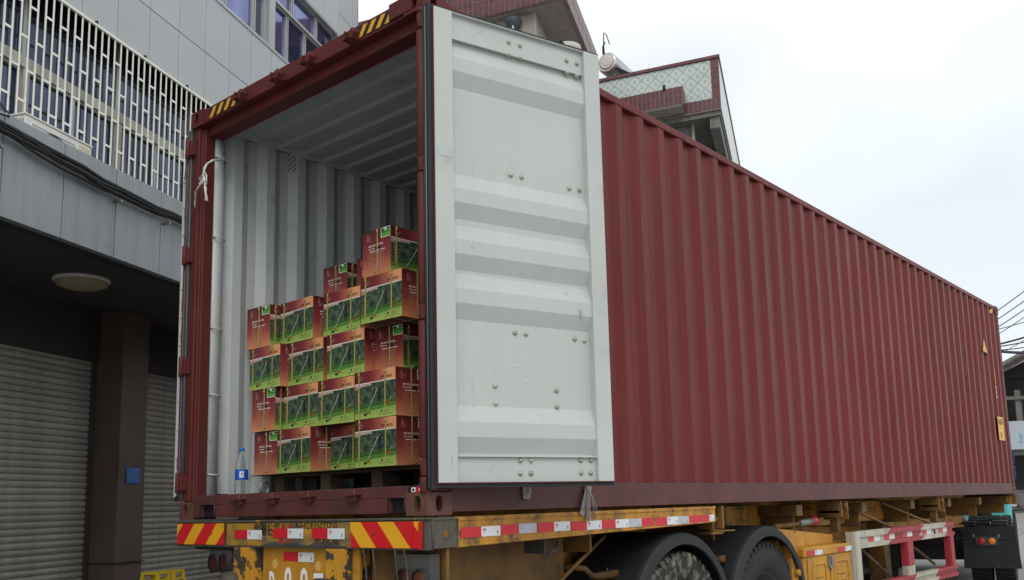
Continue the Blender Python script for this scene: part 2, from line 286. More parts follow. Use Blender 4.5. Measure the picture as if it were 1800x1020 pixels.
class MB:
    def __init__(s): s.v = []; s.f = []; s.m = []; s.sm = []; s.uv = {}
    def face(s, pts, mi=0, sm=False, uv=None):
        i = len(s.v); s.v += [tuple(p) for p in pts]; s.f.append(tuple(range(i, i + len(pts)))); s.m.append(mi); s.sm.append(sm)
        if uv: s.uv[len(s.f) - 1] = uv
    def hexa(s, p, mi=0):            # p: bottom ring 4 (ccw from above) + top ring 4
        i = len(s.v); s.v += [tuple(q) for q in p]
        for q in ((3, 2, 1, 0), (4, 5, 6, 7), (0, 1, 5, 4), (1, 2, 6, 5), (2, 3, 7, 6), (3, 0, 4, 7)):
            s.f.append(tuple(i + k for k in q)); s.m.append(mi); s.sm.append(False)
    def box(s, x0, x1, y0, y1, z0, z1, mi=0):
        s.hexa([(x0, y0, z0), (x1, y0, z0), (x1, y1, z0), (x0, y1, z0), (x0, y0, z1), (x1, y0, z1), (x1, y1, z1), (x0, y1, z1)], mi); return s
    def prism(s, poly, ax, a0, a1, mi=0, sm=False):
        def P(u, v, a): return {'x': (a, u, v), 'y': (u, a, v), 'z': (u, v, a)}[ax]
        n = len(poly); i = len(s.v)
        s.v += [P(u, v, a0) for u, v in poly] + [P(u, v, a1) for u, v in poly]
        s.f.append(tuple(i + k for k in range(n))[::-1]); s.f.append(tuple(i + n + k for k in range(n))); s.m += [mi, mi]; s.sm += [False, False]
        for k in range(n):
            s.f.append((i + k, i + (k + 1) % n, i + n + (k + 1) % n, i + n + k)); s.m.append(mi); s.sm.append(sm)
        return s
    def tube(s, pts, r, n=8, mi=0, caps=True, sm=True):
        pts = [Vector(p) for p in pts]; i0 = len(s.v); up = None
        for k, p in enumerate(pts):
            d = (pts[min(k + 1, len(pts) - 1)] - pts[max(k - 1, 0)]).normalized()
            if up is None: up = d.orthogonal().normalized()
            up = (up - d * up.dot(d)).normalized(); sd_ = d.cross(up)
            rr = r[k] if isinstance(r, (list, tuple)) else r
            for j in range(n):
                a = 2 * math.pi * j / n; s.v.append(tuple(p + up * (rr * math.cos(a)) + sd_ * (rr * math.sin(a))))
        for k in range(len(pts) - 1):
            for j in range(n):
                a, b2 = i0 + k * n + j, i0 + k * n + (j + 1) % n
                s.f.append((a, b2, b2 + n, a + n)); s.m.append(mi); s.sm.append(sm)
        if caps:
            s.f.append(tuple(i0 + j for j in range(n))[::-1]); s.f.append(tuple(i0 + (len(pts) - 1) * n + j for j in range(n))); s.m += [mi, mi]; s.sm += [False, False]
        return s
    def cyl(s, a, b2, r, n=16, mi=0, r2=None): return s.tube([a, b2], [r, r if r2 is None else r2], n, mi)
    def lathe(s, prof, c=(0, 0, 0), n=20, mi=0, ax='z', sm=True, a0=0, a1=2 * math.pi):
        i0 = len(s.v); full = abs(a1 - a0 - 2 * math.pi) < 1e-6; k_ = n if full else n + 1
        for r, h in prof:
            for j in range(k_):
                a = a0 + (a1 - a0) * j / n; u, v_ = r * math.cos(a), r * math.sin(a)
                q = {'z': (u, v_, h), 'x': (h, u, v_), 'y': (v_, h, u)}[ax]
                s.v.append((c[0] + q[0], c[1] + q[1], c[2] + q[2]))
        for k in range(len(prof) - 1):
            for j in range(n):
                a, b2 = i0 + k * k_ + j, i0 + k * k_ + (j + 1) % k_
                s.f.append((a, b2, b2 + k_, a + k_)); s.m.append(mi if not isinstance(mi, list) else mi[k]); s.sm.append(sm)
        return s
    def disc(s, c, r, nrm, n=16, mi=0):
        nn = Vector(nrm).normalized(); u = nn.orthogonal().normalized(); v_ = nn.cross(u); c = Vector(c)
        s.face([c + u * (r * math.cos(2 * math.pi * j / n)) + v_ * (r * math.sin(2 * math.pi * j / n)) for j in range(n)], mi)
    def text(s, st, o, ux, uy, wd, ht, mi=0):
        vs, fs = text_mesh(st); i = len(s.v); o, ux, uy = Vector(o), Vector(ux), Vector(uy)
        s.v += [tuple(o + ux * (x * wd) + uy * (y * ht)) for x, y in vs]
        for f_ in fs: s.f.append(tuple(i + k for k in f_)); s.m.append(mi); s.sm.append(False)
    def holed(s, fn, u0, u1, v0, v1, cu, cv, ru, rv, depth, mi=0, mh=1, n=20):
        """plate face fn(u,v,d) with an oval hole sunk by depth"""
        out, inn = [], []
        for k in range(n):
            a = 2 * math.pi * (k + .5) / n; ca, sa = math.cos(a), math.sin(a)
            inn.append((cu + ru * math.copysign(abs(ca) ** .75, ca), cv + rv * math.copysign(abs(sa) ** .75, sa)))
            tx = ((u1 - cu) / ca) if ca > 0 else ((u0 - cu) / ca) if ca < 0 else 9e9
            ty = ((v1 - cv) / sa) if sa > 0 else ((v0 - cv) / sa) if sa < 0 else 9e9
            tt = min(tx, ty); out.append((cu + ca * tt, cv + sa * tt))
        cs = [(u1, v1), (u0, v1), (u0, v0), (u1, v0)]
        for k in range(n):
            k2 = (k + 1) % n; o1, o2 = out[k], out[k2]; pts = [fn(*inn[k], 0), fn(*o1, 0)]
            if not (abs(o1[0] - o2[0]) < 1e-9 or abs(o1[1] - o2[1]) < 1e-9):
                c_ = min(cs, key=lambda c: (c[0] - (o1[0] + o2[0]) / 2) ** 2 + (c[1] - (o1[1] + o2[1]) / 2) ** 2); pts.append(fn(*c_, 0))
            pts += [fn(*o2, 0), fn(*inn[k2], 0)]; s.face(pts, mi)
            s.face([fn(*inn[k], 0), fn(*inn[k2], 0), fn(*inn[k2], depth), fn(*inn[k], depth)], mi)
        s.face([fn(*q_, depth) for q_ in inn], mh)
    def mesh(s, name, mats):
        me = bpy.data.meshes.new(name); me.from_pydata(s.v, [], s.f)
        for m_ in (mats if isinstance(mats, (list, tuple)) else [mats]): me.materials.append(m_)
        me.polygons.foreach_set('material_index', s.m); me.polygons.foreach_set('use_smooth', s.sm)
        if s.uv:
            ul = me.uv_layers.new(name='UVMap')
            for fi, uvs in s.uv.items():
                for li, q_ in zip(me.polygons[fi].loop_indices, uvs): ul.data[li].uv = q_
        me.update(); return me
    def build(s, name, mats, parent=None, loc=(0, 0, 0), rot=(0, 0, 0), bevel=0, seg=1):
        return link(s.mesh(name, mats), name, parent, loc, rot, bevel, seg)
def link(me, name, parent=None, loc=(0, 0, 0), rot=(0, 0, 0), bevel=0, seg=1):
    o = bpy.data.objects.new(name, me); COL.objects.link(o)
    if parent: o.parent = parent
    o.location = loc; o.rotation_euler = rot
    if bevel:
        b_ = o.modifiers.new('bevel', 'BEVEL'); b_.width = bevel; b_.segments = seg; b_.limit_method = 'ANGLE'; b_.angle_limit = math.radians(40)
    return o
def tag(o, label, cat, group=None, kind=None):
    o['label'] = label; o['category'] = cat
    if group: o['group'] = group
    if kind: o['kind'] = kind
    return o
def thing(name, label, cat, loc=(0, 0, 0), rz=0, group=None):
    o = bpy.data.objects.new(name, None); COL.objects.link(o); o.location = loc; o.rotation_euler = (0, 0, rz); o.empty_display_size = .2
    return tag(o, label, cat, group)
def copy_tree(o, parent=None):
    c = o.copy(); COL.objects.link(c)
    if parent: c.parent = parent
    for ch in list(o.children): copy_tree(ch, c)
    return c
def box(name, m_, parent, x0, x1, y0, y1, z0, z1, bevel=0): return MB().box(x0, x1, y0, y1, z0, z1).build(name, m_, parent, bevel=bevel)

# ------------------------------------------------------------------ ground
g = MB()
ys = [-60, -20, 0, 10, 18] + [18 + 13 * k / 12 for k in range(1, 13)] + [60, 150, 400]
def gz(y):
    tt = min(1, max(0, (y - 18) / 13)); return 1.06 * tt * tt * (3 - 2 * tt)
xs = [-300, -60, -20, 0, 20, 60, 300]
for a, b2 in zip(ys, ys[1:]):
    for c0, c1 in zip(xs, xs[1:]): g.face([(c0, a, gz(a)), (c1, a, gz(a)), (c1, b2, gz(b2)), (c0, b2, gz(b2))])
o = g.build('ground', M_GROUND); o['kind'] = 'structure'

# ------------------------------------------------------------------ shipping container (local z = 0 at its underside)
W, H, LEN, ZC = 2.438, 2.896, 12.192, 1.42
box_root = thing('shipping_container', 'long dark red corrugated shipping container on the yellow trailer, doors swung open', 'shipping container', (0, 0, ZC))
def casting(xs_, ys_, top):
    """xs_: 0 left / 1 right, ys_: 0 near / 1 far"""
    mb = MB(); a, d_, h = .162, .178, .118
    z0 = H - h if top else 0
    fx = (lambda u: u) if not xs_ else (lambda u: W - u)
    fy = (lambda u: u) if not ys_ else (lambda u: LEN - u)
    mb.holed(lambda u, v, e: (fx(u), fy(e), z0 + v), 0, a, 0, h, .075, .06, .025, .042, .05)          # end face
    mb.holed(lambda u, v, e: (fx(e), fy(u), z0 + v), 0, d_, 0, h, .085, .06, .025, .042, .05)         # side face
    mb.face([(fx(a), fy(0), z0), (fx(a), fy(d_), z0), (fx(a), fy(d_), z0 + h), (fx(a), fy(0), z0 + h)])
    mb.face([(fx(0), fy(d_), z0), (fx(a), fy(d_), z0), (fx(a), fy(d_), z0 + h), (fx(0), fy(d_), z0 + h)])
    for zz in (z0, z0 + h): mb.face([(fx(0), fy(0), zz), (fx(a), fy(0), zz), (fx(a), fy(d_), zz), (fx(0), fy(d_), zz)])
    mb.build('corner_casting', [M_CAST if not top else M_FRAME, M_HOLE], box_root)
for xs_ in (0, 1):
    for ys_ in (0, 1):
        for tp in (0, 1): casting(xs_, ys_, tp)
# rear corner posts: hollow section with the J-bar inside
p = MB().prism([(.008, .02), (.085, .02), (.085, .05), (.118, .05), (.118, .128), (.008, .128)], 'z', .118, H - .118)
p.build('corner_post', M_FRAME, box_root, bevel=.006)
p = MB().prism([(W - .008, .045), (W - .06, .045), (W - .06, .06), (W - .085, .06), (W - .085, .19), (W - .008, .19)], 'z', .118, H - .118)
p.build('corner_post', M_FRAME, box_root, bevel=.005)
for fx0, fx1 in ((.006, .16), (W - .16, W - .006)): box('corner_post', M_FRAME, box_root, fx0, fx1, LEN - .12, LEN - .006, .118, H - .118, .006)
# inner white lashing post with rod hooks
MB().prism([(.045, .130), (.112, .130), (.122, .145), (.122, .175), (.112, .20), (.092, .222), (.066, .235), (.045, .238)], 'z', .16, 2.715, sm=True).build('lashing_post', M_INNER, box_root)
for z in (2.575, 1.98, 1.32, .85, .30):
    MB().tube([(.115, .135, z), (.145, .125, z + .004), (.158, .15, z), (.14, .20, z - .004), (.085, .235, z - .006)], .0065, 6).build('lashing_ring', M_INNER, box_root)
MB().lathe([(.04, 0), (.055, .008), (.04, .016)], n=16, ax='x').build('lashing_ring', M_STEEL, box_root, (.5, .32, .2), (0, 0, .3))
# header: front face, deep inner lip
mb = MB(); mb.box(.162, W - .162, .012, .09, 2.782, 2.890); mb.box(.118, W - .085, .075, .19, 2.715, 2.786)
mb.box(.162, W - .162, .09, .19, 2.788, 2.86)
mb.build('door_header', M_FRAME, box_root, bevel=.004)
# roof front gutter plate over the right casting
box('header_plate', M_FRAME, box_root, 2.16, W - .09, -.004, .012, 2.80, 2.895)
# hazard stickers on the header
def stripes(x0, x1, zb0, zb1, n_, nm, slope):
    mb = MB(); mb.face([(x0, .009, zb0), (x1, .009, zb0), (x1, .009, zb1), (x0, .009, zb1)], 1)
    pw = (x1 - x0) / n_
    for k in range(n_ + 1):
        a = x0 + k * pw; p_ = [(a, zb0), (a + pw * .5, zb0), (a + pw * .5 + slope, zb1), (a + slope, zb1)]
        cl = [(min(max(u, x0), x1), v) for u, v in p_]
        if cl[1][0] - cl[0][0] > .004 or cl[2][0] - cl[3][0] > .004: mb.face([(u, .006, v) for u, v in cl], 0)
    mb.build(nm, [M_AMB, M_BLACK], box_root)
stripes(.235, .60, 2.797, 2.868, 4, 'hazard_sticker', .05)
stripes(1.87, 2.19, 2.800, 2.868, 4, 'hazard_sticker', .05)
# locking cam keepers on header and sill
def keeper(x, y, z, parent):
    mb = MB(); mb.box(x - .045, x + .045, y - .018, y + .004, z - .022, z + .022)
    mb.prism([(x - .055, z - .012), (x - .03, z + .04), (x - .016, z + .036), (x - .036, z - .018)], 'y', y - .062, y - .012)
    mb.prism([(x + .055, z + .012), (x + .05, z + .04), (x + .012, z + .03), (x + .018, z - .03), (x + .036, z - .026)], 'y', y - .062, y - .012)
    mb.cyl((x - .035, y - .05, z - .004), (x + .03, y - .05, z - .002), .011, 8)
    mb.build('cam_keeper', M_FRAME, parent, bevel=.004)
for x in (.665, 1.085, 1.415, 1.84): keeper(x, .012, 2.808, box_root)
def keeper_low(x):
    mb = MB(); mb.prism([(x - .06, .105), (x + .06, .118), (x + .045, .145), (x - .03, .142)], 'y', -.045, .012)
    mb.box(x - .03, x + .03, -.02, .012, .085, .125); mb.cyl((x - .05, -.032, .132), (x + .055, -.032, .138), .011, 8)
    mb.build('cam_keeper', M_SILL, box_root, bevel=.004)
for x in (.735, 1.09, 1.445, 1.855): keeper_low(x)
# door sill with two forklift notches
mb = MB(); mb.box(.162, W - .162, .01, .16, .094, .155)
for a, b2 in ((.162, .262), (.43, 2.135), (2.262, W - .162)): mb.box(a, b2, .01, .16, .012, .094)
mb.box(.1, W - .085, .16, .2, .10, .157)
mb.build('door_sill', M_SILL, box_root, bevel=.004)
for a, b2 in ((.262, .43), (2.135, 2.262)):
    mb = MB(); mb.box(a + .002, b2 - .002, .035, .15, .014, .092, 0)
    mb.build('notch_shade', M_HOLE, box_root)  # black block fills the notch, its inner shade put into the colour
    mb = MB(); mb.tube([(a - .004, .004, .02), (a - .004, .004, .098), (b2 + .004, .004, .098), (b2 + .004, .004, .02)], .006, 6)
    mb.build('notch_rim', M_SILL, box_root)
# small stickers at the sill end
mb = MB(); mb.face([(2.312, .006, .122), (2.345, .006, .122), (2.345, .006, .146), (2.312, .006, .146)], 0)
mb.face([(2.320, .004, .128), (2.337, .004, .128), (2.337, .004, .140), (2.320, .004, .140)], 3)
mb.face([(2.349, .006, .116), (2.396, .006, .118), (2.396, .006, .15), (2.349, .006, .15)], 1)
mb.face([(2.372, .004, .14), (2.394, .004, .14), (2.394, .004, .163), (2.372, .004, .163)], 2)
mb.disc((2.38, .003, .134), .008, (0, -1, 0), 10, 0)
mb.build('door_seal_sticker', [M_WHITE, M_TRED, M_LABB, M_BLACK], box_root)

# side panels: trapezoid corrugation, red outside, grey inside
def side(x_out, sgn):
    mb = MB(); y = .19; pts = []
    P_ = .2785; a, s_ = .072, .068
    while y < LEN - .13:
        for dy, dp in ((0, 0), (a, 0), (a + s_, .036), (a + s_ + .0705, .036)):
            if y + dy < LEN - .12: pts.append((y + dy, dp))
        y += P_
    pts.append((LEN - .12, 0)); z0, z1 = .165, H - .062
    th = .003; x_ = lambda dp: x_out - sgn * dp
    zs_ = [z0 + (z1 - z0) * k / 6 for k in range(7)]; rs = random.Random(21)
    dent = [(rs.uniform(.5, 11.8), rs.uniform(.4, 2.5), rs.uniform(.25, .7), rs.uniform(-.007, .007)) for _ in range(26)]
    def off(y, z):
        if z in (zs_[0], zs_[-1]): return 0
        return sum(a_ * math.exp(-((y - cy) ** 2 + (z - cz) ** 2) / r_ ** 2) for cy, cz, r_, a_ in dent) + .0015 * math.sin(y * 2.3 + z * 3.1)
    for (ya, da), (yb, db) in zip(pts, pts[1:]):
        for za, zb in zip(zs_, zs_[1:]):
            P = [(x_(da) - sgn * abs(off(ya, za)), ya, za), (x_(db) - sgn * abs(off(yb, za)), yb, za), (x_(db) - sgn * abs(off(yb, zb)), yb, zb), (x_(da) - sgn * abs(off(ya, zb)), ya, zb)]
            mb.face(P, 0); mb.face([(x - sgn * th, y_, z_) for x, y_, z_ in P][::-1], 1)
    return mb.build('side_panel', [M_RED, M_INNER], box_root)
side(W - .010, 1); side(.010, -1)
for x0, x1 in ((W - .066, W - .003), (.003, .066)):
    box('top_rail', M_RED, box_root, x0, x1, .178, LEN - .178, H - .066, H - .008, .006)
    mb = MB()
    xo = W - .004 if x0 > 1 else .004; sg = -1 if x0 > 1 else 1
    mb.prism([(xo, .016), (xo, .168), (xo + sg * .045, .172), (xo + sg * .045, .150), (xo + sg * .012, .146), (xo + sg * .012, .036), (xo + sg * .05, .03), (xo + sg * .05, .012)], 'y', .178, LEN - .178)
    mb.build('bottom_rail', M_SILL if x0 > 1 else M_FRAME, box_root)
for x0, x1 in ((.064, .069), (W - .069, W - .064)): box('roof_liner', M_INNER, box_root, x0, x1, .192, LEN - .13, H - .085, H - .034)
# roof: cross corrugations
mb = MB(); y = .19; pts = []
while y < LEN - .15:
    for dy, dp in ((0, 0), (.10, 0), (.118, .022), (.185, .022)): pts.append((y + dy, dp))
    y += .209
pts = [q_ for q_ in pts if q_[0] < LEN - .12] + [(LEN - .12, 0)]
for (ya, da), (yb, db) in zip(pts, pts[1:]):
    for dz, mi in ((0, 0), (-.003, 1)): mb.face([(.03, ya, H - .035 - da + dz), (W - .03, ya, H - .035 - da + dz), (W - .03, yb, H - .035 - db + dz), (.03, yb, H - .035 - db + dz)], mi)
mb.build('roof_panel', [M_RED, M_ROOFSHADE], box_root)
# front wall (far end) and floor
mb = MB(); x = .16; fpts = []
while x < W - .16:
    for dx, dp in ((0, 0), (.1, 0), (.15, .045), (.25, .045)): fpts.append((min(x + dx, W - .16), dp))
    x += .3
fpts.append((W - .16, 0))
for (xa, da), (xb, db) in zip(fpts, fpts[1:]):
    for dy, mi in ((-.01, 0), (-.014, 1)): mb.face([(xa, LEN - .02 - da + dy, .165), (xb, LEN - .02 - db + dy, .165), (xb, LEN - .02 - db + dy, H - .06), (xa, LEN - .02 - da + dy, H - .06)], mi)
mb.build('front_wall', [M_RED, M_INNER], box_root)
for k in range(8):
    x0 = .062 + k * (W - .124) / 8
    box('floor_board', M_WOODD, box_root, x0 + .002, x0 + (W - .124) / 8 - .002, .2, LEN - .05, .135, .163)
for k in range(20): box('floor_crossmember', M_FRAME, box_root, .055, W - .055, .35 + k * .6, .42 + k * .6, .02, .134)
# vent dots on the inner left wall
mb = MB()
for i in range(4):
    for j in range(7):
        if (i + j) % 2 == 0: mb.disc((.052, .80 + i * .02, 2.68 + j * .02), .007, (1, 0, 0), 8)
mb.build('vent_holes', M_HOLE, box_root)
# side marks at the far end
xo = W + .002 - .006
mb = MB(); mb.face([(xo, 11.03, 2.07), (xo, 11.33, 2.05), (xo, 11.18, 2.30)], 1); mb.face([(xo + .002, 11.08, 2.085), (xo + .002, 11.30, 2.075), (xo + .002, 11.18, 2.27)], 0)
mb.build('warning_triangle', [M_HYEL, M_BLACK], box_root)
mb = MB()
for z in (1.80, 1.72, 1.64): mb.face([(xo, 11.61, z), (xo, 11.64, z), (xo, 11.64, z + .06), (xo, 11.61, z + .06)], 0)
mb.build('stencilled_mark', [M_AMB], box_root)
mb = MB()
for z in (1.56, 1.49, 1.42): mb.face([(xo, 11.60, z), (xo, 11.63, z), (xo, 11.63, z + .05), (xo, 11.60, z + .05)], 0)
mb.build('stencilled_mark', [M_WHITE], box_root)
mb = MB(); ya, yb = 11.52, 11.84; z0, z1 = .80, 1.15
mb.face([(xo, ya, z0), (xo, yb, z0), (xo, yb, z1), (xo, ya, z1)], 0)
mb.text('AOH', (xo + .002, ya + .03, z1 - .12), (0, 1, 0), (0, 0, 1), .24, .09, 1); mb.text('-', (xo + .002, ya + .09, z1 - .17), (0, 1, 0), (0, 0, 1), .05, .012, 1)
mb.text('H', (xo + .002, ya + .10, z0 + .03), (0, 1, 0), (0, 0, 1), .08, .09, 1)
mb.build('height_sticker', [M_HYEL, M_BLACK], box_root)
mb = MB(); mb.face([(xo, 11.66, H - .155), (xo, 11.80, H - .155), (xo, 11.88, H - .085), (xo, 11.76, H - .085)], 0); mb.build('hazard_sticker', [M_AMB], box_root)

# doors: local x along the leaf from hinge edge, local y into the leaf (inner face at y=0), z from leaf bottom
def door(loc, rz, mirror, label=None):
    wd, ht, th = 1.132, 2.6, .062
    s_ = -1 if mirror else 1          # mirror swaps which side of the leaf is the inner face
    mb = MB()
    def bx(x0, x1, y0, y1, z0, z1, mi): mb.box(x0, x1, min(s_ * y0, s_ * y1), max(s_ * y0, s_ * y1), z0, z1, mi)
    bx(0, .118, 0, th, 0, ht, 1); bx(wd - .11, wd, 0, th, 0, ht, 1)          # stiles
    bx(.118, wd - .11, .028, th, ht - .145, ht, 0); bx(.118, wd - .11, .028, th, 0, .14, 0)  # rails
    bx(.118, wd - .11, .004, .03, ht - .006, ht, 1); bx(.118, wd - .11, .008, .03, .136, .142, 1)
    bx(.118, wd - .11, .02, .03, ht - .152, ht - .145, 1)
    base = .048
    tops = [2.43, 1.678, 1.392, 1.122, .408]; prof = [(ht - .145, base)]
    for tz in tops: prof += [(tz, base), (tz - .088, .013), (tz - .168, .013), (tz - .252, base)]
    prof.append((.14, base))
    for (za, da), (zb, db) in zip(prof, prof[1:]):
        q_ = [(.118, s_ * da, za), (.118, s_ * db, zb), (wd - .11, s_ * db, zb), (wd - .11, s_ * da, za)]
        mb.face(q_, 0)
        mb.face([(x, y + s_ * .004, z) for x, y, z in q_], 2)
    # red outer skin
    mb.box(0, wd, min(s_ * (th + .001), s_ * (th + .004)), max(s_ * (th + .001), s_ * (th + .004)), 0, ht, 2)
    d_ = mb.build('door', [M_DOOR, M_STILE, M_FRAME], box_root, loc, (0, 0, rz), bevel=.004)
    if label: d_['label'] = label
    ed = MB(); ed.box(-.0018, .004, min(s_ * -.0015, s_ * .01), max(s_ * -.0015, s_ * .01), 0, ht); ed.box(.0, wd, min(s_ * -.0012, s_ * .02), max(s_ * -.0012, s_ * .02), -.0018, .004); ed.build('worn_red_edge', M_FRAME, d_)
    gk = MB()                                                                  # black gasket round the leaf
    for x0, x1, z0, z1 in ((-.03, -.002, -.03, ht + .015), (wd + .002, wd + .009, -.022, ht + .012), (-.002, wd + .002, -.022, -.002), (-.002, wd + .002, ht + .002, ht + .015)):
        gk.box(x0, x1, min(s_ * .012, s_ * .06), max(s_ * .012, s_ * .06), z0, z1, 0)
    gk.tube([(-.033, s_ * .03, -.02), (-.033, s_ * .03, ht)], .0035, 6, 1); gk.tube([(-.031, s_ * .05, -.02), (-.031, s_ * .05, ht)], .008, 6, 0)
    gk.build('gasket', [M_RUB, M_RUBLINE], d_)
    bm_ = MB(); bm_.lathe([(.0, -.013), (.008, -.013), (.0095, -.009), (.0095, -.005), (.0155, -.004), (.0155, 0)], n=10, ax='y'); me = bm_.mesh('bolt', M_BOLT)
    B_ = [(.501, 2.53), (.578, 2.53), (.499, 2.455), (.576, 2.457), (.910, 2.52), (.985, 2.52), (.911, 2.443), (.982, 2.443), (.506, 1.735), (.579, 1.735), (.912, 1.726), (.986, 1.727), (.511, .825), (.582, .824), (.916, .821), (.984, .817), (.376, .522), (.378, .426), (.777, .515), (.778, .422), (.513, .12), (.582, .12), (.511, .05), (.580, .05), (.915, .122), (.986, .122), (.916, .052), (.983, .051)]
    for bx_, bz_ in B_:
        o = link(me, 'bolt', d_, (bx_, s_ * (.028 if bz_ > 2.44 or bz_ < .14 else base), bz_ ), (0, 0, 0 if s_ > 0 else math.pi))
    for xr in (.54, .94):
        rb = MB(); rb.tube([(xr, s_ * .092, .01), (xr, s_ * .092, ht - .01)], .017, 10)
        for zz in (.25, .9, 1.7, 2.35): rb.box(xr - .05, xr + .05, min(s_ * .066, s_ * .112), max(s_ * .066, s_ * .112), zz - .03, zz + .03)
        rb.build('locking_bar', M_STEEL, d_)
    return d_, me
dr, bolt_me = door((2.512, .004, .16), math.atan2(.957, .289), False, 'open right hand door leaf showing its pale grey white ribbed inside')
dl, _ = door((-.045, .0, .16), math.atan2(.462, -.887), True, 'open left hand door leaf seen edge on')
# visible bolts of the left leaf's gasket strip
for k in range(13):
    link(bolt_me, 'bolt', dl, (.06, 0, .06 + k * .2), (0, 0, math.pi))
mb = MB(); mb.face([(.015, .0005 - .002, 1.80), (.10, -.0015, 1.78), (.095, -.0015, 1.745), (.06, -.0015, 1.75), (.03, -.0015, 1.74), (.012, -.0015, 1.77)], 0)
mb.build('paint_smear', [flat('green_smear', (.43, .50, .475), .6)], dr)
mb = MB(); mb.face([(.31, .0465, .27), (.318, .0465, .27), (.318, .0465, .30), (.31, .0465, .30)], 0); mb.face([(.93, .004, .99), (.945, .004, .985), (.948, .004, .95), (.935, .004, .94)], 1)
for a, b2 in ((.46, .62), (.50, .635), (.56, .55)): mb.face([(a, .0462, b2), (a + .03, .0462, b2 + .004), (a + .028, .0462, b2 + .014), (a + .004, .0462, b2 + .01)], 2)
mb.build('scuff_mark', [M_BLACK, flat('scuff_grey', (.35, .37, .35), .7), flat('scuff_white', (.6, .61, .6), .6)], dr)
# hinge pins: round post pipe in segments with lugs between
for a, b2 in ((.118, .198), (.295, 1.015), (1.105, 1.83), (1.915, 2.645), (2.75, 2.778)):
    mb = MB(); mb.tube([(2.415, .012, a), (2.415, .012, b2)], .031, 14); mb.build('hinge_pipe', M_FRAME, box_root, bevel=.003)
for zc in (.246, 1.06, 1.872, 2.698):
    mb = MB(); mb.tube([(2.420, .004, zc - .04), (2.420, .004, zc + .04)], .026, 12)
    mb.hexa([(2.42, -.022, zc - .04), (2.478, -.010, zc - .04), (2.468, .04, zc - .04), (2.42, .022, zc - .04), (2.42, -.022, zc + .04), (2.478, -.010, zc + .04), (2.468, .04, zc + .04), (2.42, .022, zc + .04)])
    mb.cyl((2.422, .002, zc - .056), (2.422, .002, zc + .058), .016, 10)
    mb.build('hinge', M_FRAME, box_root)
for zc in (.25, 1.05, 1.845, 2.632):
    mb = MB(); mb.box(-.035, .030, -.012, .06, zc - .055, zc + .055); mb.cyl((-.02, -.008, zc - .07), (-.02, -.008, zc + .07), .018, 10); mb.box(.03, .05, -.002, .03, zc - .055, zc + .055)
    mb.build('hinge', M_FRAME, box_root, bevel=.004)

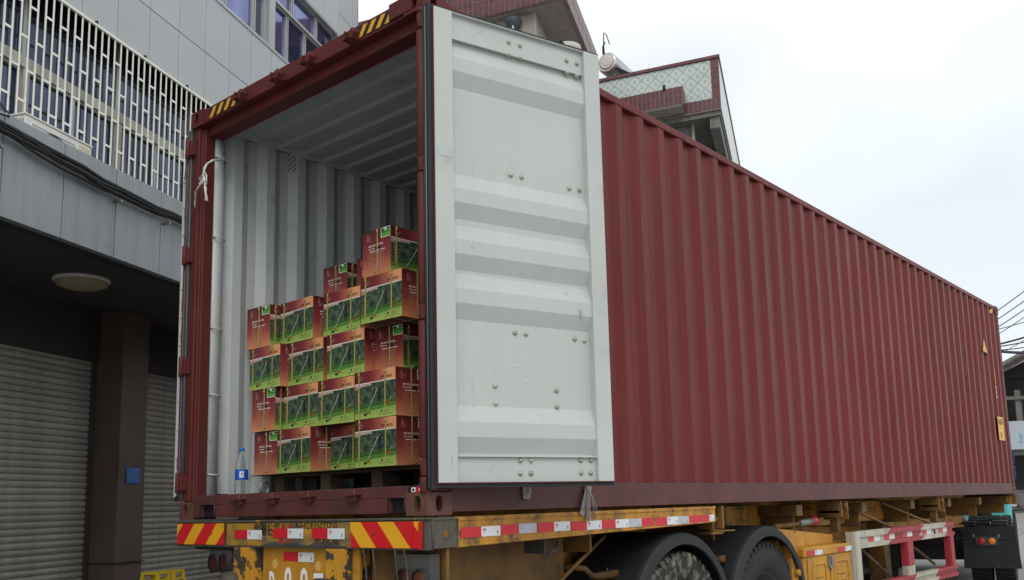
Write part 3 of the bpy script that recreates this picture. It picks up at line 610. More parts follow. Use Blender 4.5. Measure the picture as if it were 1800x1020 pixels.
# ------------------------------------------------------------------ cartons
CW, CD, CH = .385, .275, .300
def carton_meshes():
    mb = MB(); x, y, z = CW / 2, CD / 2, CH; q = [(0, 0), (1, 0), (1, 1), (0, 1)]
    mb.face([(-x, -y, 0), (x, -y, 0), (x, -y, z), (-x, -y, z)], 0, uv=q); mb.face([(x, y, 0), (-x, y, 0), (-x, y, z), (x, y, z)], 0, uv=q)
    mb.face([(x, -y, 0), (x, y, 0), (x, y, z), (x, -y, z)], 1, uv=q); mb.face([(-x, y, 0), (-x, -y, 0), (-x, -y, z), (-x, y, z)], 1, uv=q)
    mb.face([(-x, -y, z), (x, -y, z), (x, y, z), (-x, y, z)], 2); mb.face([(-x, y, 0), (x, y, 0), (x, -y, 0), (-x, -y, 0)], 2)
    body = mb.mesh('carton', [M_PIC, M_SPEC, M_KRAFT])
    E_ = .0008
    def pl(wd):                                   # helpers drawing on a panel of width wd, u right v up in 0..1
        def P(u, v, d_=0): return ((u - .5) * wd, -E_ - d_, v * CH)
        return P
    def logo(mb, P, u, v, s_, mi, mg):
        for k in range(9):
            a = .6 + k * .62; r0, r1 = s_ * (.55 + .05 * k), s_ * (.78 + .05 * k); b_ = a + .5
            mb.face([P(u + r0 * math.cos(a) * .7, v + r0 * math.sin(a)), P(u + r1 * math.cos(a) * .7, v + r1 * math.sin(a)), P(u + r1 * math.cos(b_) * .7, v + r1 * math.sin(b_)), P(u + r0 * math.cos(b_) * .7, v + r0 * math.sin(b_))], mi)
        mb.face([P(u - .25 * s_, v - .3 * s_), P(u + .2 * s_, v - .2 * s_), P(u + .28 * s_, v + .25 * s_), P(u - .1 * s_, v + .3 * s_)], mi)
        mb.face([P(u - .3 * s_, v + .9 * s_), P(u - .1 * s_, v + 1.0 * s_), P(u + .15 * s_, v + 1.45 * s_), P(u - .2 * s_, v + 1.3 * s_)], mi)
        for k in range(3):
            c = u + s_ * (.95 + k * .35); mb.face([P(c, v - .7 * s_), P(c + .12 * s_, v - .7 * s_), P(c + .16 * s_, v + (.5 - .35 * k) * s_), P(c + .04 * s_, v + (.5 - .35 * k) * s_)], mg)
        mb.face([P(u + .9 * s_, v - .75 * s_), P(u + 1.9 * s_, v - .68 * s_), P(u + 1.9 * s_, v - .60 * s_), P(u + .9 * s_, v - .66 * s_)], mg)
        for k in range(5): mb.face([P(u - .5 * s_ + k * .4 * s_, v - 1.3 * s_), P(u - .2 * s_ + k * .4 * s_, v - 1.3 * s_), P(u - .2 * s_ + k * .4 * s_, v - 1.1 * s_), P(u - .5 * s_ + k * .4 * s_, v - 1.1 * s_)], mg)
    # picture side
    mb = MB(); P = pl(CW); ux, uz = (1, 0, 0), (0, 0, 1)
    logo(mb, P, .125, .885, .055, 0, 1)
    mb.text('SA-430', P(.64, .80), ux, uz, .275 * CW, .062 * CH, 2)
    mb.text('BRUSH CUTTER', P(.06, .685), (1, 0, 0), (.12, 0, 1), .36 * CW, .036 * CH, 3)
    # man in dark clothes holding the machine
    for k, pts in enumerate([[(.605, .66), (.635, .66), (.64, .70), (.62, .715), (.60, .70)], [(.585, .50), (.645, .50), (.655, .65), (.585, .65)], [(.59, .33), (.612, .33), (.618, .5), (.588, .5)], [(.622, .32), (.648, .32), (.645, .5), (.618, .5)], [(.56, .56), (.59, .60), (.59, .63), (.555, .585)]]): mb.face([P(u, v, .0002 * k) for u, v in pts], 5)
    mb.face([P(u, v, .0012) for u, v in [(.605, .625), (.632, .625), (.63, .665), (.608, .665)]], 6)
    mb.face([P(u, v, .0014) for u, v in [(.315, .13), (.325, .135), (.585, .62), (.577, .625)]], 3)
    mb.face([P(u, v, .0016) for u, v in [(.285, .13), (.34, .155), (.385, .115), (.395, .08), (.365, .095), (.325, .125)]], 6)
    mb.face([P(u, v, .0018) for u, v in [(.235, .055), (.315, .075), (.31, .12), (.27, .10), (.235, .125)]], 5)
    mb.face([P(u, v, .0012) for u, v in [(.82, .295), (.87, .34), (.875, .32), (.85, .285), (.88, .25), (.865, .235), (.835, .265), (.805, .23), (.80, .26)]], 6)
    mb.face([P(u, v, .0014) for u, v in [(.862, .33), (.868, .328), (.895, .40), (.889, .402)]], 3)
    mb.face([P(u, v) for u, v in [(.64, .115), (.67, .15), (.69, .125), (.665, .09)]], 5)
    mb.text('A U', P(.75, .10), ux, uz, .13 * CW, .035 * CH, 4)
    for k in range(6):                                                # illegible upright lettering at the left edge
        v = .20 + k * .062; mb.face([P(.075, v), P(.105, v + .006), P(.108, v + .026), P(.093, v + .024), P(.092, v + .042), P(.078, v + .04)], 7)
    for k in range(4): mb.face([P(.60 + k * .09, .055), P(.665 + k * .09, .055), P(.665 + k * .09, .068), P(.60 + k * .09, .068)], 4)
    pic = mb.mesh('picture_print', [M_PINK, M_PGREY, M_BLACK, M_WHITE, M_GREEND, M_MAN, M_PRED, M_ORNG])
    # specification side
    mb = MB(); P = pl(CD)
    logo(mb, P, .19, .855, .065, 0, 1)
    def rect(u0, u1, v0, v1, mi, d_=0): mb.face([P(u0, v0, d_), P(u1, v0, d_), P(u1, v1, d_), P(u0, v1, d_)], mi)
    rect(.655, .99, .775, .985, 2); rect(.675, .985, .79, .97, 4, .0003); rect(.675, .985, .87, .895, 6, .0005); rect(.675, .75, .90, .97, 3, .0005); rect(.79, .85, .925, .97, 2, .0005); rect(.86, .985, .94, .97, 3, .0005)
    mb.text('BRUSH CUTTER', P(.22, .635), ux, uz, .52 * CD, .040 * CH, 2)
    rect(.22, .245, .575, .605, 2); rect(.226, .239, .581, .599, 7, .0003); mb.text('SA-430', P(.26, .575), ux, uz, .17 * CD, .03 * CH, 2)
    rect(.45, .64, .560, .612, 3)
    for a, b_ in ((.26, .44), (.47, .60), (.64, .80)): rect(a, b_, .520, .537, 2)
    for u0, u1, v0, v1 in ((.22, .76, .478, .486), (.22, .76, .085, .093), (.22, .228, .093, .478), (.752, .76, .093, .478)): rect(u0, u1, v0, v1, 5)
    rn = random.Random(4)
    for k in range(8):
        v = .44 - k * .046; rect(.245, .245 + rn.uniform(.10, .26), v, v + .009, 5); c = rn.uniform(.5, .62); rect(c, rn.uniform(.66, .735), v + .006, v + .017, 5)
        rect(.24, .74, v - .014, v - .011, 5)
    for k in range(5): rect(.36 + k * .07, .40 + k * .07, .035, .06, 3 if k % 2 else 7)
    rect(.72, .92, .045, .052, 7)
    spec = mb.mesh('specification_print', [M_PINK, M_PGREY, M_WHITE, M_BLACK, M_GREEN, M_LINE, M_GREEND, M_ORNG])
    def loop(half, u, along):
        mb = MB(); t_, hw = .0014, .0055; a, z1 = half + .0012, CH + .001
        ring_o = [(-a - t_, -.0005), (a + t_, -.0005), (a + t_, z1 + t_), (-a - t_, z1 + t_)]
        for (y0, za), (y1, zb) in zip(ring_o, ring_o[1:] + ring_o[:1]):
            pp = [(u - hw, y0, za), (u + hw, y0, za), (u + hw, y1, zb), (u - hw, y1, zb)]
            if along == 'x': pp = [(y_, x_, z_) for x_, y_, z_ in pp]
            mb.face(pp)
        mb.tube([(u + .004, -a - .003, CH * .96), (u - .002, -a - .005, CH * .90)] if along == 'y' else [(-a - .003, u + .004, CH * .96), (-a - .005, u - .002, CH * .9)], .006, 6)
        return mb.mesh('strap', M_CYEL)
    s1, s2 = loop(CD / 2, -.385 * CW, 'y'), loop(CD / 2, .255 * CW, 'y'); s3 = loop(CW / 2, -.01, 'x')
    return body, pic, spec, (s1, s2, s3)
BODY, PICM, SPECM, STRAPS = carton_meshes()
def make_carton():
    o = link(BODY, 'carton', bevel=.003)
    link(PICM, 'picture_print', o, (0, -CD / 2, 0)); link(PICM, 'picture_print', o, (0, CD / 2, 0), (0, 0, math.pi))
    link(SPECM, 'specification_print', o, (CW / 2, 0, 0), (0, 0, math.pi / 2)); link(SPECM, 'specification_print', o, (-CW / 2, 0, 0), (0, 0, -math.pi / 2))
    for s_ in STRAPS: link(s_, 'strap', o)
    return o
proto = make_carton(); first = [True]
def carton(x, y, layer, kind, label, turn=0, group='printed machine cartons stacked in the container', dz=0):
    o = proto if first[0] else copy_tree(proto); first[0] = False
    wd, dp = (CW, CD) if kind == 'pic' else (CD, CW)
    o.location = (x + wd / 2, y + dp / 2, ZC + .297 + (layer - 1) * .3035 + dz)
    o.rotation_euler = (math.radians(random.uniform(-.35, .35)), math.radians(random.uniform(-.35, .35)), (0 if kind == 'pic' else math.pi / 2) + math.radians(turn * 2.2))
    tag(o, label, 'carton', group)
P1, S1 = 'pic', 'spec'
nm = {1: 'bottom', 2: 'second', 3: 'third', 4: 'fourth', 5: 'top'}
data = [(.156, .47, 1, S1, 'red text end carton at the left end of the bottom layer, beside the bottle', .6),
        (.462, .45, 1, P1, 'picture carton in the bottom layer, right of the bottom red text end carton', -.4),
        (.796, .61, 1, P1, 'picture carton in the bottom layer, set back between two that stand further out', 0),
        (1.303, .45, 1, P1, 'picture carton in the bottom layer, next to the right door post', .3),
        (.148, .45, 2, S1, 'red text end carton at the left end of the second layer up', .5),
        (.448, .51, 2, P1, 'picture carton second from left in the second layer up', .2),
        (.838, .51, 2, P1, 'picture carton third from left in the second layer up', -.3),
        (1.302, .45, 2, P1, 'picture carton in the second layer up, next to the right door post', .2),
        (.108, .45, 3, P1, 'picture carton at the left end of the third layer, its corner jutting towards the wall', -.6),
        (.501, .51, 3, P1, 'picture carton second from left in the middle layer', .3),
        (.933, .51, 3, P1, 'picture carton in the middle layer, left of the recessed red text end carton', .2),
        (1.318, .60, 3, S1, 'recessed red text end carton in the middle layer, under the widest picture carton', 0),
        (.068, .45, 4, S1, 'red text end carton on top of the left column, leaning nearest the left wall', .8),
        (.392, .51, 4, P1, 'picture carton with bare top, second from left in the fourth layer', -.4),
        (.839, .55, 4, P1, 'picture carton in the fourth layer in front of the two low back cartons', .4),
        (1.362, .45, 4, P1, 'picture carton in the fourth layer carrying the topmost carton', .2),
        (1.366, .46, 5, S1, 'topmost red text end carton standing alone above the stack by the door post', -.3),
        (.463, .83, 5, S1, 'red text end carton in the back row, showing its top half above the fourth layer', .2),
        (.845, .83, 5, S1, 'red text end carton in the back row, half hidden behind the topmost carton', -.2)]
for x, y, la, k, lb, tn in data: carton(x, y, la, k, lb, tn)
# right hand column and back row carrying the visible ones (behind the post and the front row)
for la in range(1, 5):
    carton(1.715, .62, la, S1, 'carton hidden behind the right door post, %s layer of its column' % nm[la], 0)
    carton(.40, .85, la, P1, 'hidden back row carton, left of a pair, %s layer' % nm[la], 0); carton(.80, .85, la, P1, 'hidden back row carton, right of a pair, %s layer' % nm[la], 0)
# pallet under them
pal = thing('wooden_pallet', 'dark wooden pallet under the stack of cartons', 'pallet', (.34, .52, ZC + .163))
PWD, PDP = 1.66, .80
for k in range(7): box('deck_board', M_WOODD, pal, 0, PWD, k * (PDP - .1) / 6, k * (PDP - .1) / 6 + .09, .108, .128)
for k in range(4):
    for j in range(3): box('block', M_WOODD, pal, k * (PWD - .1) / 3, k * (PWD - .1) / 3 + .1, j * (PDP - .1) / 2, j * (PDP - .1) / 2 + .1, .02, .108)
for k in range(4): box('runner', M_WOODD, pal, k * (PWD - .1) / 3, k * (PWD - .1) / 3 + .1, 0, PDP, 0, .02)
# slip sheet: cardboard overhanging the pallet
sh = MB(); sh.box(.13, 2.0, .46, 1.3, ZC + .2915, ZC + .2965); o = sh.build('slip_sheet', M_WOODD); tag(o, 'thin dark board between the pallet and the bottom cartons', 'board')

# water bottle
bt = thing('water_bottle', 'clear plastic water bottle with blue cap and blue label on the container floor', 'bottle', (.372, .235, ZC + .163))
MB().lathe([(0, 0), (.038, 0), (.044, .008), (.044, .03), (.041, .036), (.044, .042), (.044, .085), (.0425, .09), (.0425, .165), (.044, .17), (.044, .20), (.036, .235), (.020, .262), (.0145, .272), (.0145, .29), (0, .29)], n=24).build('bottle_body', M_PET, bt)
lbm = MB(); lbm.lathe([(.0437, .092), (.0437, .163)], n=24)
lbm.build('label', M_LABB, bt)
mb = MB()
def on_lab(a, z, r=.0445): return (r * math.cos(a), r * math.sin(a), z)
AV = math.radians(-32)
for da0, da1, z0, z1 in ((-.32, .30, .108, .150),): mb.face([on_lab(AV + da0, z0), on_lab(AV, z0, .0458), on_lab(AV + da1, z0), on_lab(AV + da1, z1), on_lab(AV, z1, .0458), on_lab(AV + da0, z1)], 0)
mb.face([on_lab(AV - .18, .122, .0468), on_lab(AV + .16, .122, .0468), on_lab(AV + .16, .127, .0468), on_lab(AV - .18, .127, .0468)], 1)
mb.face([on_lab(AV - .12, .132, .0468), on_lab(AV + .12, .132, .0468), on_lab(AV + .12, .14, .0468), on_lab(AV - .12, .14, .0468)], 1)
mb.build('label_print', [M_WHITE, M_LABB], bt)
MB().lathe([(0, .286), (.017, .286), (.017, .306), (.0155, .309), (0, .309)], n=18).build('cap', M_BLUEC, bt)
MB().tube([(-.012, -.012, .287), (-.03, -.02, .289), (-.047, -.02, .292)], .0022, 5).build('cap_strip', M_BLUEC, bt)

# rope tied to the left post
rp_ = thing('rope_knot', 'frayed white rope knotted round the left door post', 'rope', (0, 0, ZC))
def wob(pts, k=.006): return [(x + random.uniform(-k, k), y + random.uniform(-k, k), z + random.uniform(-k, k)) for x, y, z in pts]
mb = MB()
for s_ in range(3): mb.tube(wob([(.155, .15, 2.555), (.19, .07, 2.52), (.235, .0, 2.46), (.235, -.02, 2.42), (.215, -.022, 2.36)], .006), .0045, 6)
for s_ in range(5): mb.tube(wob([(.19, -.018, 2.315), (.20, -.026, 2.355), (.235, -.03, 2.36), (.25, -.024, 2.325), (.22, -.03, 2.305), (.19, -.02, 2.325)], .010), .005, 6)
for s_ in range(2): mb.tube(wob([(.235, -.02, 2.40), (.265, -.02, 2.36), (.262, -.02, 2.30)], .006), .005, 5)
for s_ in range(3): mb.tube(wob([(.24, -.02, 2.32), (.255, -.02, 2.27), (.258 + .006 * s_, -.018, 2.22), (.258 + .012 * s_, -.018, 2.18)], .005), .005, 5)
mb.tube(wob([(.19, -.018, 2.32), (.15, -.018, 2.30), (.11, -.012, 2.285)], .003), .005, 5)
mb.build('rope', M_ROPE, rp_)
mb = MB()
for s_ in range(3): mb.tube(wob([(.11, -.012, 2.285), (.10, -.008, 2.25), (.095, -.006, 2.21), (.10, -.007, 2.17)], .005), .0045, 5)
mb.build('rope_end', M_TWINE, rp_)
# scraps on the bottom rail
t1 = thing('tape_scrap', 'white tape scrap stuck on the lower rail left of the string tuft', 'scrap', (W, .77, ZC + .13))
mb = MB(); mb.hexa([(0, -.03, -.055), (.012, -.03, -.055), (.012, .03, -.06), (0, .03, -.06), (0, -.035, .05), (.014, -.03, .055), (.012, .04, .04), (0, .035, .045)]); mb.hexa([(.01, .0, -.03), (.025, .0, -.03), (.02, .035, -.02), (.01, .035, -.02), (.01, -.005, .02), (.022, 0, .02), (.02, .03, .03), (.01, .03, .03)])
mb.build('tape', M_TWINE, t1, bevel=.004)
t2 = thing('string_tuft', 'grey string tuft tied to the lower rail and hanging over the yellow beam', 'string', (W, 1.345, ZC + .13))
mb = MB(); mb.lathe([(.0, -.04), (.02, -.03), (.026, 0), (.02, .04), (0, .05)], (.012, 0, 0), 10); mb.build('knot', M_TWINE, t2)
mb = MB()
for dy, ln in ((-.07, .13), (-.04, .18), (-.02, .20), (.03, .16), (.06, .19), (.08, .14)):
    mb.tube(wob([(.015, 0, .01), (.03, dy * .45, -.06), (.028, dy * .8, -.12), (.022, dy, -ln)], .008), .003, 5)
mb.face([(.02, -.03, 0), (.02, -.01, -.02), (.022, -.06, -.17), (.022, -.10, -.15)]); mb.face([(.02, -.005, 0), (.02, .02, 0), (.021, .01, -.19), (.021, -.03, -.2)])
mb.build('strings', M_TWINE, t2)

# ------------------------------------------------------------------ trailer chassis
tr_root = thing('container_trailer', 'worn yellow skeletal trailer carrying the container, with red and white marker tape', 'trailer', (0, 0, 0))
# rear beam
mb = MB(); mb.box(-.025, 2.452, 0, .185, 1.25, 1.41); mb.build('rear_beam', M_BEAM, tr_root, bevel=.004)
mb = MB(); mb.box(-.035, 2.458, -.012, .03, 1.398, 1.411); mb.box(-.03, 2.456, -.008, .03, 1.246, 1.256); mb.build('beam_flange', M_BEAM, tr_root, bevel=.003)
mb = MB(); mb.box(.60, 1.832, -.006, .004, 1.258, 1.392); mb.build('beam_face', M_RFACE, tr_root)
# ragged mud flap edge hanging from the beam face
mb = MB(); rg = random.Random(3); top = [(.97 + k * .0435, 1.258 + (.020 * abs(math.sin(k * 1.3)) + rg.uniform(0, .014)) * (1 if k not in (0, 1, 10, 11, 18, 19) else .2)) for k in range(20)]
mb.prism([(.97, 1.256)] + top + [(1.80, 1.256)], 'y', -.0105, -.0065); mb.build('torn_sheet', M_LBOX, tr_root)
# lettering left on the beam (partly under the tape)
yl = -.0075
for st, x, z, wd, ht in (('有限公司', .90, 1.343, .27, .05), ('有限公司', .915, 1.315, .25, .045), ('NHG9350TJZG', 1.335, 1.345, .38, .047), ('半挂车', 1.50, 1.262, .24, .05)):
    mb = MB(); mb.text(st, (x, yl - (.0006 if z < 1.32 else 0), z), (1, 0, 0), (0, 0, 1), wd, ht, 0); mb.build('beam_lettering', [M_BLACK], tr_root)
for x in (1.16, 1.235): mb = MB(); mb.face([(x, yl, 1.265), (x + .04, yl, 1.265), (x + .07, yl, 1.385), (x + .03, yl, 1.385)], 0); mb.build('red_mark', [flat('faded_red', (.30, .03, .02), .6)], tr_root)
def hazard(x0, x1, z0, z1, flip, nm_, y=-.014):
    mb = MB(); mb.box(x0, x1, y, y + .006, z0, z1, 0); n_ = 2; yy = y - .0006; hgt = z1 - z0; sk_ = hgt * .95
    pw = (x1 - x0) / 2.12
    for k in range(-1, 4):
        a = x0 + (k + .32) * pw; b_ = a + pw * .48
        pts = [(a, z0), (b_, z0), (b_ + (-sk_ if flip else sk_), z1), (a + (-sk_ if flip else sk_), z1)]
        # clip to the panel in x
        def clip(pp, lim, sg):
            out = []
            for (ax_, az_), (bx_, bz_) in zip(pp, pp[1:] + pp[:1]):
                ia, ib = sg * (ax_ - lim) <= 0, sg * (bx_ - lim) <= 0
                if ia: out.append((ax_, az_))
                if ia != ib: tt = (lim - ax_) / (bx_ - ax_); out.append((lim, az_ + tt * (bz_ - az_)))
            return out
        pp = clip(clip(pts, x1, 1), x0, -1)
        if len(pp) > 2: mb.face([(u, yy, v) for u, v in pp], 1)
    tx = x0 + (x1 - x0) * (.30 if flip else .70)
    mb.text('3M', (tx, yy - .0006, z0 + hgt * .46), (1, 0, 0), (0, 0, 1), .038, .022, 2)
    for cx, cz in ((x0 + .018, z0 + .02), (x1 - .02, z1 - .02), (x1 - .02, z0 + .02)): mb.disc((cx, yy - .001, cz), .006, (0, -1, 0), 8, 3)
    mb.build('hazard_plate', [M_HRED, M_HYEL, M_PRED, M_STEEL], tr_root)
hazard(.005, .578, 1.260, 1.394, False, 'l'); hazard(1.842, 2.41, 1.256, 1.392, True, 'r')
mb = MB(); mb.box(2.345, 2.352, -.022, -.014, 1.275, 1.392, 0); mb.box(2.39, 2.41, -.020, -.0155, 1.25, 1.39, 0); mb.build('curled_edge', [M_HRED], tr_root)
def tape(fn, w0, w1, h0, h1, first_, wt=None):
    """fn(u,v,d) maps to the surface; first_ 'r' or 'w' or 's'"""
    mb = MB(); wt = 1; mi = {'r': 0, 'w': 1, 's': 2}[first_]
    c = [fn(w0, h0, .0), fn(w1, h0, .0), fn(w1, h1, .0), fn(w0, h1, .0)]; d_ = [fn(w0, h0, .0012), fn(w1, h0, .0012), fn(w1, h1, .0012), fn(w0, h1, .0012)]
    mb.hexa([c[0], c[1], d_[1], d_[0], c[3], c[2], d_[2], d_[3]], mi)
    if mi:
        ww, hh = w1 - w0, h1 - h0
        def R(a0, a1, b0, b1, m_): mb.face([fn(w0 + ww * a0, h0 + hh * b0, .0018), fn(w0 + ww * a1, h0 + hh * b0, .0018), fn(w0 + ww * a1, h0 + hh * b1, .0018), fn(w0 + ww * a0, h0 + hh * b1, .0018)], m_)
        if mi == 1:
            o_ = Vector(fn(w0 + ww * .08, h0 + hh * .56, .0018)); ux_ = (Vector(fn(w1, h0, 0)) - Vector(fn(w0, h0, 0))).normalized(); uy_ = (Vector(fn(w0, h1, 0)) - Vector(fn(w0, h0, 0))).normalized()
            mb.text('3M', o_, ux_, uy_, ww * .15, hh * .26, 0)
            R(.08, .22, .42, .46, 0); R(.82, .88, .30, .52, 3); R(.78, .92, .18, .22, 3)
        else: R(.12, .15, .45, .65, 0); R(.78, .90, .2, .28, 0)
    mb.build('reflective_tape', [M_TRED, M_TWHITE, M_TSILV, M_TAPEDK], tr_root)
rear = lambda y0: (lambda u, v, d_: (u, y0 - d_, v))
for x0, x1, z0, z1 in ((.695, .990, 1.297, 1.352), (1.107, 1.407, 1.304, 1.360), (1.487, 1.785, 1.302, 1.360)):
    xm = x0 + (x1 - x0) * (.48 if x0 < .8 else .495)
    tape(rear(-.009), x0, xm, z0, z1, 'r'); tape(rear(-.009), xm, x1, z0 - .002, z1 - .001, 'w')
# side rail (right and left), tapering forward
def rail(x0, x1):
    mb = MB(); ya, yb = .186, 2.95
    mb.hexa([(x0, ya, 1.25), (x1, ya, 1.25), (x1, yb, 1.297), (x0, yb, 1.297), (x0, ya, 1.408), (x1, ya, 1.408), (x1, yb, 1.413), (x0, yb, 1.413)])
    xo = x1 if x0 > 1 else x0; e = .006 if x0 > 1 else -.006
    for (za, zb, zc, zd) in ((1.386, 1.409, 1.391, 1.414), (1.249, 1.262, 1.295, 1.306)):
        lo, hi = min(xo, xo + e), max(xo, xo + e)
        mb.hexa([(lo, ya, za), (hi, ya, za), (hi, yb, zc), (lo, yb, zc), (lo, ya, zb), (hi, ya, zb), (hi, yb, zd), (lo, yb, zd)])
    mb.build('side_rail', M_YEL, tr_root, bevel=.004)
rail(2.30, 2.438); rail(0, .138)
# end plate between beam and rail
mb = MB(); mb.box(2.452, 2.462, .005, .195, 1.252, 1.405); mb.tube([(2.464, .012, 1.258), (2.464, .012, 1.40), (2.464, .19, 1.40), (2.464, .19, 1.258), (2.464, .012, 1.258)], .006, 6)
mb.disc((2.4635, .10, 1.325), .022, (1, 0, 0), 14, 1); mb.build('end_plate', [M_BEAM, M_YELD], tr_root)
def sf(u, v, d_):
    k = (u - .186) / 2.76; return (2.4395 + d_, u, v + k * .0)
segs = 'rw rs rw rw rw sr rw sr rw'.replace(' ', '')
edges = [(.237, .393), (.393, .545), (.545, .698), (.702, .857), (.866, 1.018), (1.018, 1.170), (1.188, 1.34), (1.34, 1.494), (1.494, 1.646), (1.648, 1.796), (1.796, 1.948), (1.948, 2.10), (2.122, 2.268), (2.268, 2.416), (2.416, 2.56), (2.56, 2.706), (2.708, 2.852), (2.852, 2.930)]
for k, ((a, b2), c) in enumerate(zip(edges, 'rwrsrwrwrwsrrwsrrw')):
    z0 = 1.298 + (0 if k < 2 else .004 if k < 6 else 0) ; tape(sf, a, b2, z0, z0 + .054, c)
# front bracket behind rail end
mb = MB(); mb.box(2.25, 2.40, 2.97, 2.995, 1.24, 1.415); mb.box(2.25, 2.42, 3.09, 3.115, 1.24, 1.415); mb.box(2.27, 2.38, 2.995, 3.09, 1.30, 1.33); mb.box(2.28, 2.40, 2.95, 3.14, 1.20, 1.22)
mb.tube([(2.34, 3.0, 1.235), (2.42, 3.1, 1.225), (2.45, 3.22, 1.225)], .008, 6); mb.build('twist_lock_bracket', M_YELD, tr_root, bevel=.004)
# main longitudinal beams and cross members
for x0 in (.72, 1.60):
    mb = MB(); mb.box(x0, x0 + .14, .185, 12.0, 1.385, 1.438); mb.box(x0 + .055, x0 + .085, .185, 12.0, .98, 1.385); mb.box(x0, x0 + .14, .185, 12.0, .955, .98)
    mb.build('main_beam', M_YEL, tr_root)
for y in (1.5, 3.1, 4.55, 6.1, 7.6, 9.0, 10.4, 11.9):
    mb = MB(); mb.box(.05, 2.36, y, y + .12, 1.30, 1.395); mb.box(.1, 2.30, y + .05, y + .07, 1.15, 1.30); mb.build('cross_member', M_YELD, tr_root)
# outrigger boxes forward of the wheels (yellow, seen under the container)
for ya, yb, xx in ((3.25, 4.9, 1.98), (5.45, 6.2, 2.15), (6.5, 8.3, 2.02)):
    mb = MB(); mb.box(1.80, xx, ya, yb, 1.18, 1.40); mb.build('outrigger_box', M_YEL, tr_root, bevel=.005)
for y in (5.42, 8.45):
    mb = MB(); mb.box(2.18, 2.42, y, y + .025, 1.26, 1.415); mb.box(2.18, 2.43, y + .12, y + .145, 1.24, 1.415); mb.box(2.20, 2.40, y, y + .14, 1.30, 1.33); mb.cyl((2.42, y + .07, 1.37), (2.45, y + .07, 1.37), .025, 10); mb.box(2.28, 2.36, y + .03, y + .1, 1.12, 1.26)
    mb.build('twist_lock_bracket', M_YELD, tr_root, bevel=.004)
mb = MB(); mb.box(-.01, 2.46, 12.02, 12.26, 1.275, 1.4185); mb.box(.2, 2.25, 12.03, 12.2, 1.41, 1.44); mb.build('front_bolster', M_YELD, tr_root, bevel=.006)
mb = MB(); mb.box(.2, 2.40, 11.985, 12.01, 1.28, 1.40); mb.build('bolster_face', M_YEL, tr_root)
mb = MB(); mb.prism([(2.12 + .15 * math.cos(a), 1.325 + .045 * math.sin(a)) for a in [k * math.pi / 8 for k in range(9)]] + [(1.95, 1.31), (2.29, 1.31)][::-1][:0], 'y', 11.97, 11.984); mb.build('bolster_hole', M_HOLE, tr_root)  # dark patch on the bolster face, painted shade of its curved hole
# rear number panel and posts
mb = MB(); mb.box(.945, 1.86, .035, .05, .55, 1.248); mb.build('number_panel', M_YELC, tr_root)
for st, x, wd in (('R', 1.012, .075), ('8', 1.165, .075), ('9', 1.322, .075), ('T', 1.45, .092)): mb = MB(); mb.text(st, (x, .033, .93), (1, 0, 0), (0, 0, 1), wd, .205 if st in '89' else .175, 0); mb.build('panel_number', [M_WHITE], tr_root)
for x, z in ((1.07, 1.150), (1.49, 1.145)):
    mb = MB(); mb.disc((x, .034, z), .03, (0, -1, 0), 12); mb.build('worn_spot', flat('worn_yellow', (.60, .36, .10), .7), tr_root)
tape(rear(.034), 1.156, 1.303, 1.168, 1.222, 'r'); tape(rear(.034), 1.303, 1.452, 1.166, 1.220, 'w')
for x0, x1 in ((.70, .915), (1.63, 1.80)):
    mb = MB(); mb.box(x0, x1, -.02, .16, .52, 1.246); mb.box(x0 + .085, x0 + .125, -.026, -.02, .52, 1.17)
    mb.build('bumper_post', M_POSTP, tr_root, bevel=.01, seg=2)
mb = MB(); mb.box(1.57, 1.74, -.05, -.02, .8, 1.085); mb.tube([(1.64, -.055, .95), (1.64, -.055, 1.02), (1.68, -.055, 1.02), (1.68, -.055, .95)], .006, 6); mb.build('hook_plate', M_LBOX, tr_root, bevel=.005)
mb = MB(); mb.lathe([(0, .17), (.05, .165), (.075, .13), (.08, 0), (.08, -.4)], (.69, -.02, .93), 14); mb.build('rubber_buffer', paint('worn_buffer', (.07, .055, .05), .6, .3, 9, dirt=((.3, .28, .25), .66, 12, .9)), tr_root)
mb = MB(); mb.box(.18, .66, .02, .12, 1.225, 1.25); mb.build('lamp_bracket', M_DARK, tr_root)
def lampbox(x0, x1, z0, z1, mats_, nm_, y=.02):
    mb = MB(); r_ = .05; pts = []
    for cx, cz, a0 in ((x1 - r_, z0 + r_, -90), (x1 - .005, z1 - .005, 0), (x0 + .005, z1 - .005, 90), (x0 + r_, z0 + r_, 180)):
        rr_ = r_ if cz < (z0 + z1) / 2 else .005
        pts += [(cx + rr_ * math.cos(math.radians(a0 + k * 30)), cz + rr_ * math.sin(math.radians(a0 + k * 30))) for k in range(4)]
    mb.prism(pts, 'y', y, y + .07); b_ = mb.build('tail_lamp_box', M_LBOX, tr_root, bevel=.006)
    for k, m_ in enumerate(mats_):
        cx = x0 + (x1 - x0) * (.27 + .46 * k); cz = (z0 + z1) / 2 - .012; r2 = min((x1 - x0) * .20, .075)
        l_ = MB(); l_.lathe([(r2 + .012, 0), (r2 + .012, -.012), (r2, -.014)], (cx, y, cz), 18, 0, 'y'); l_.lathe([(r2, -.006), (r2 * .6, -.014), (0, -.017)], (cx, y, cz), 18, 1, 'y'); l_.build('tail_lamp', [M_RUB, m_], b_)
lampbox(.352, .608, 1.082, 1.226, (M_LDRED, M_LDRED), 'l'); lampbox(2.17, 2.435, .98, 1.225, (M_LDRED, M_LDAMB), 'r')
mb = MB(); mb.box(1.86, 2.45, .12, .14, .5, 1.25); mb.build('rear_plate', M_YELD, tr_root)
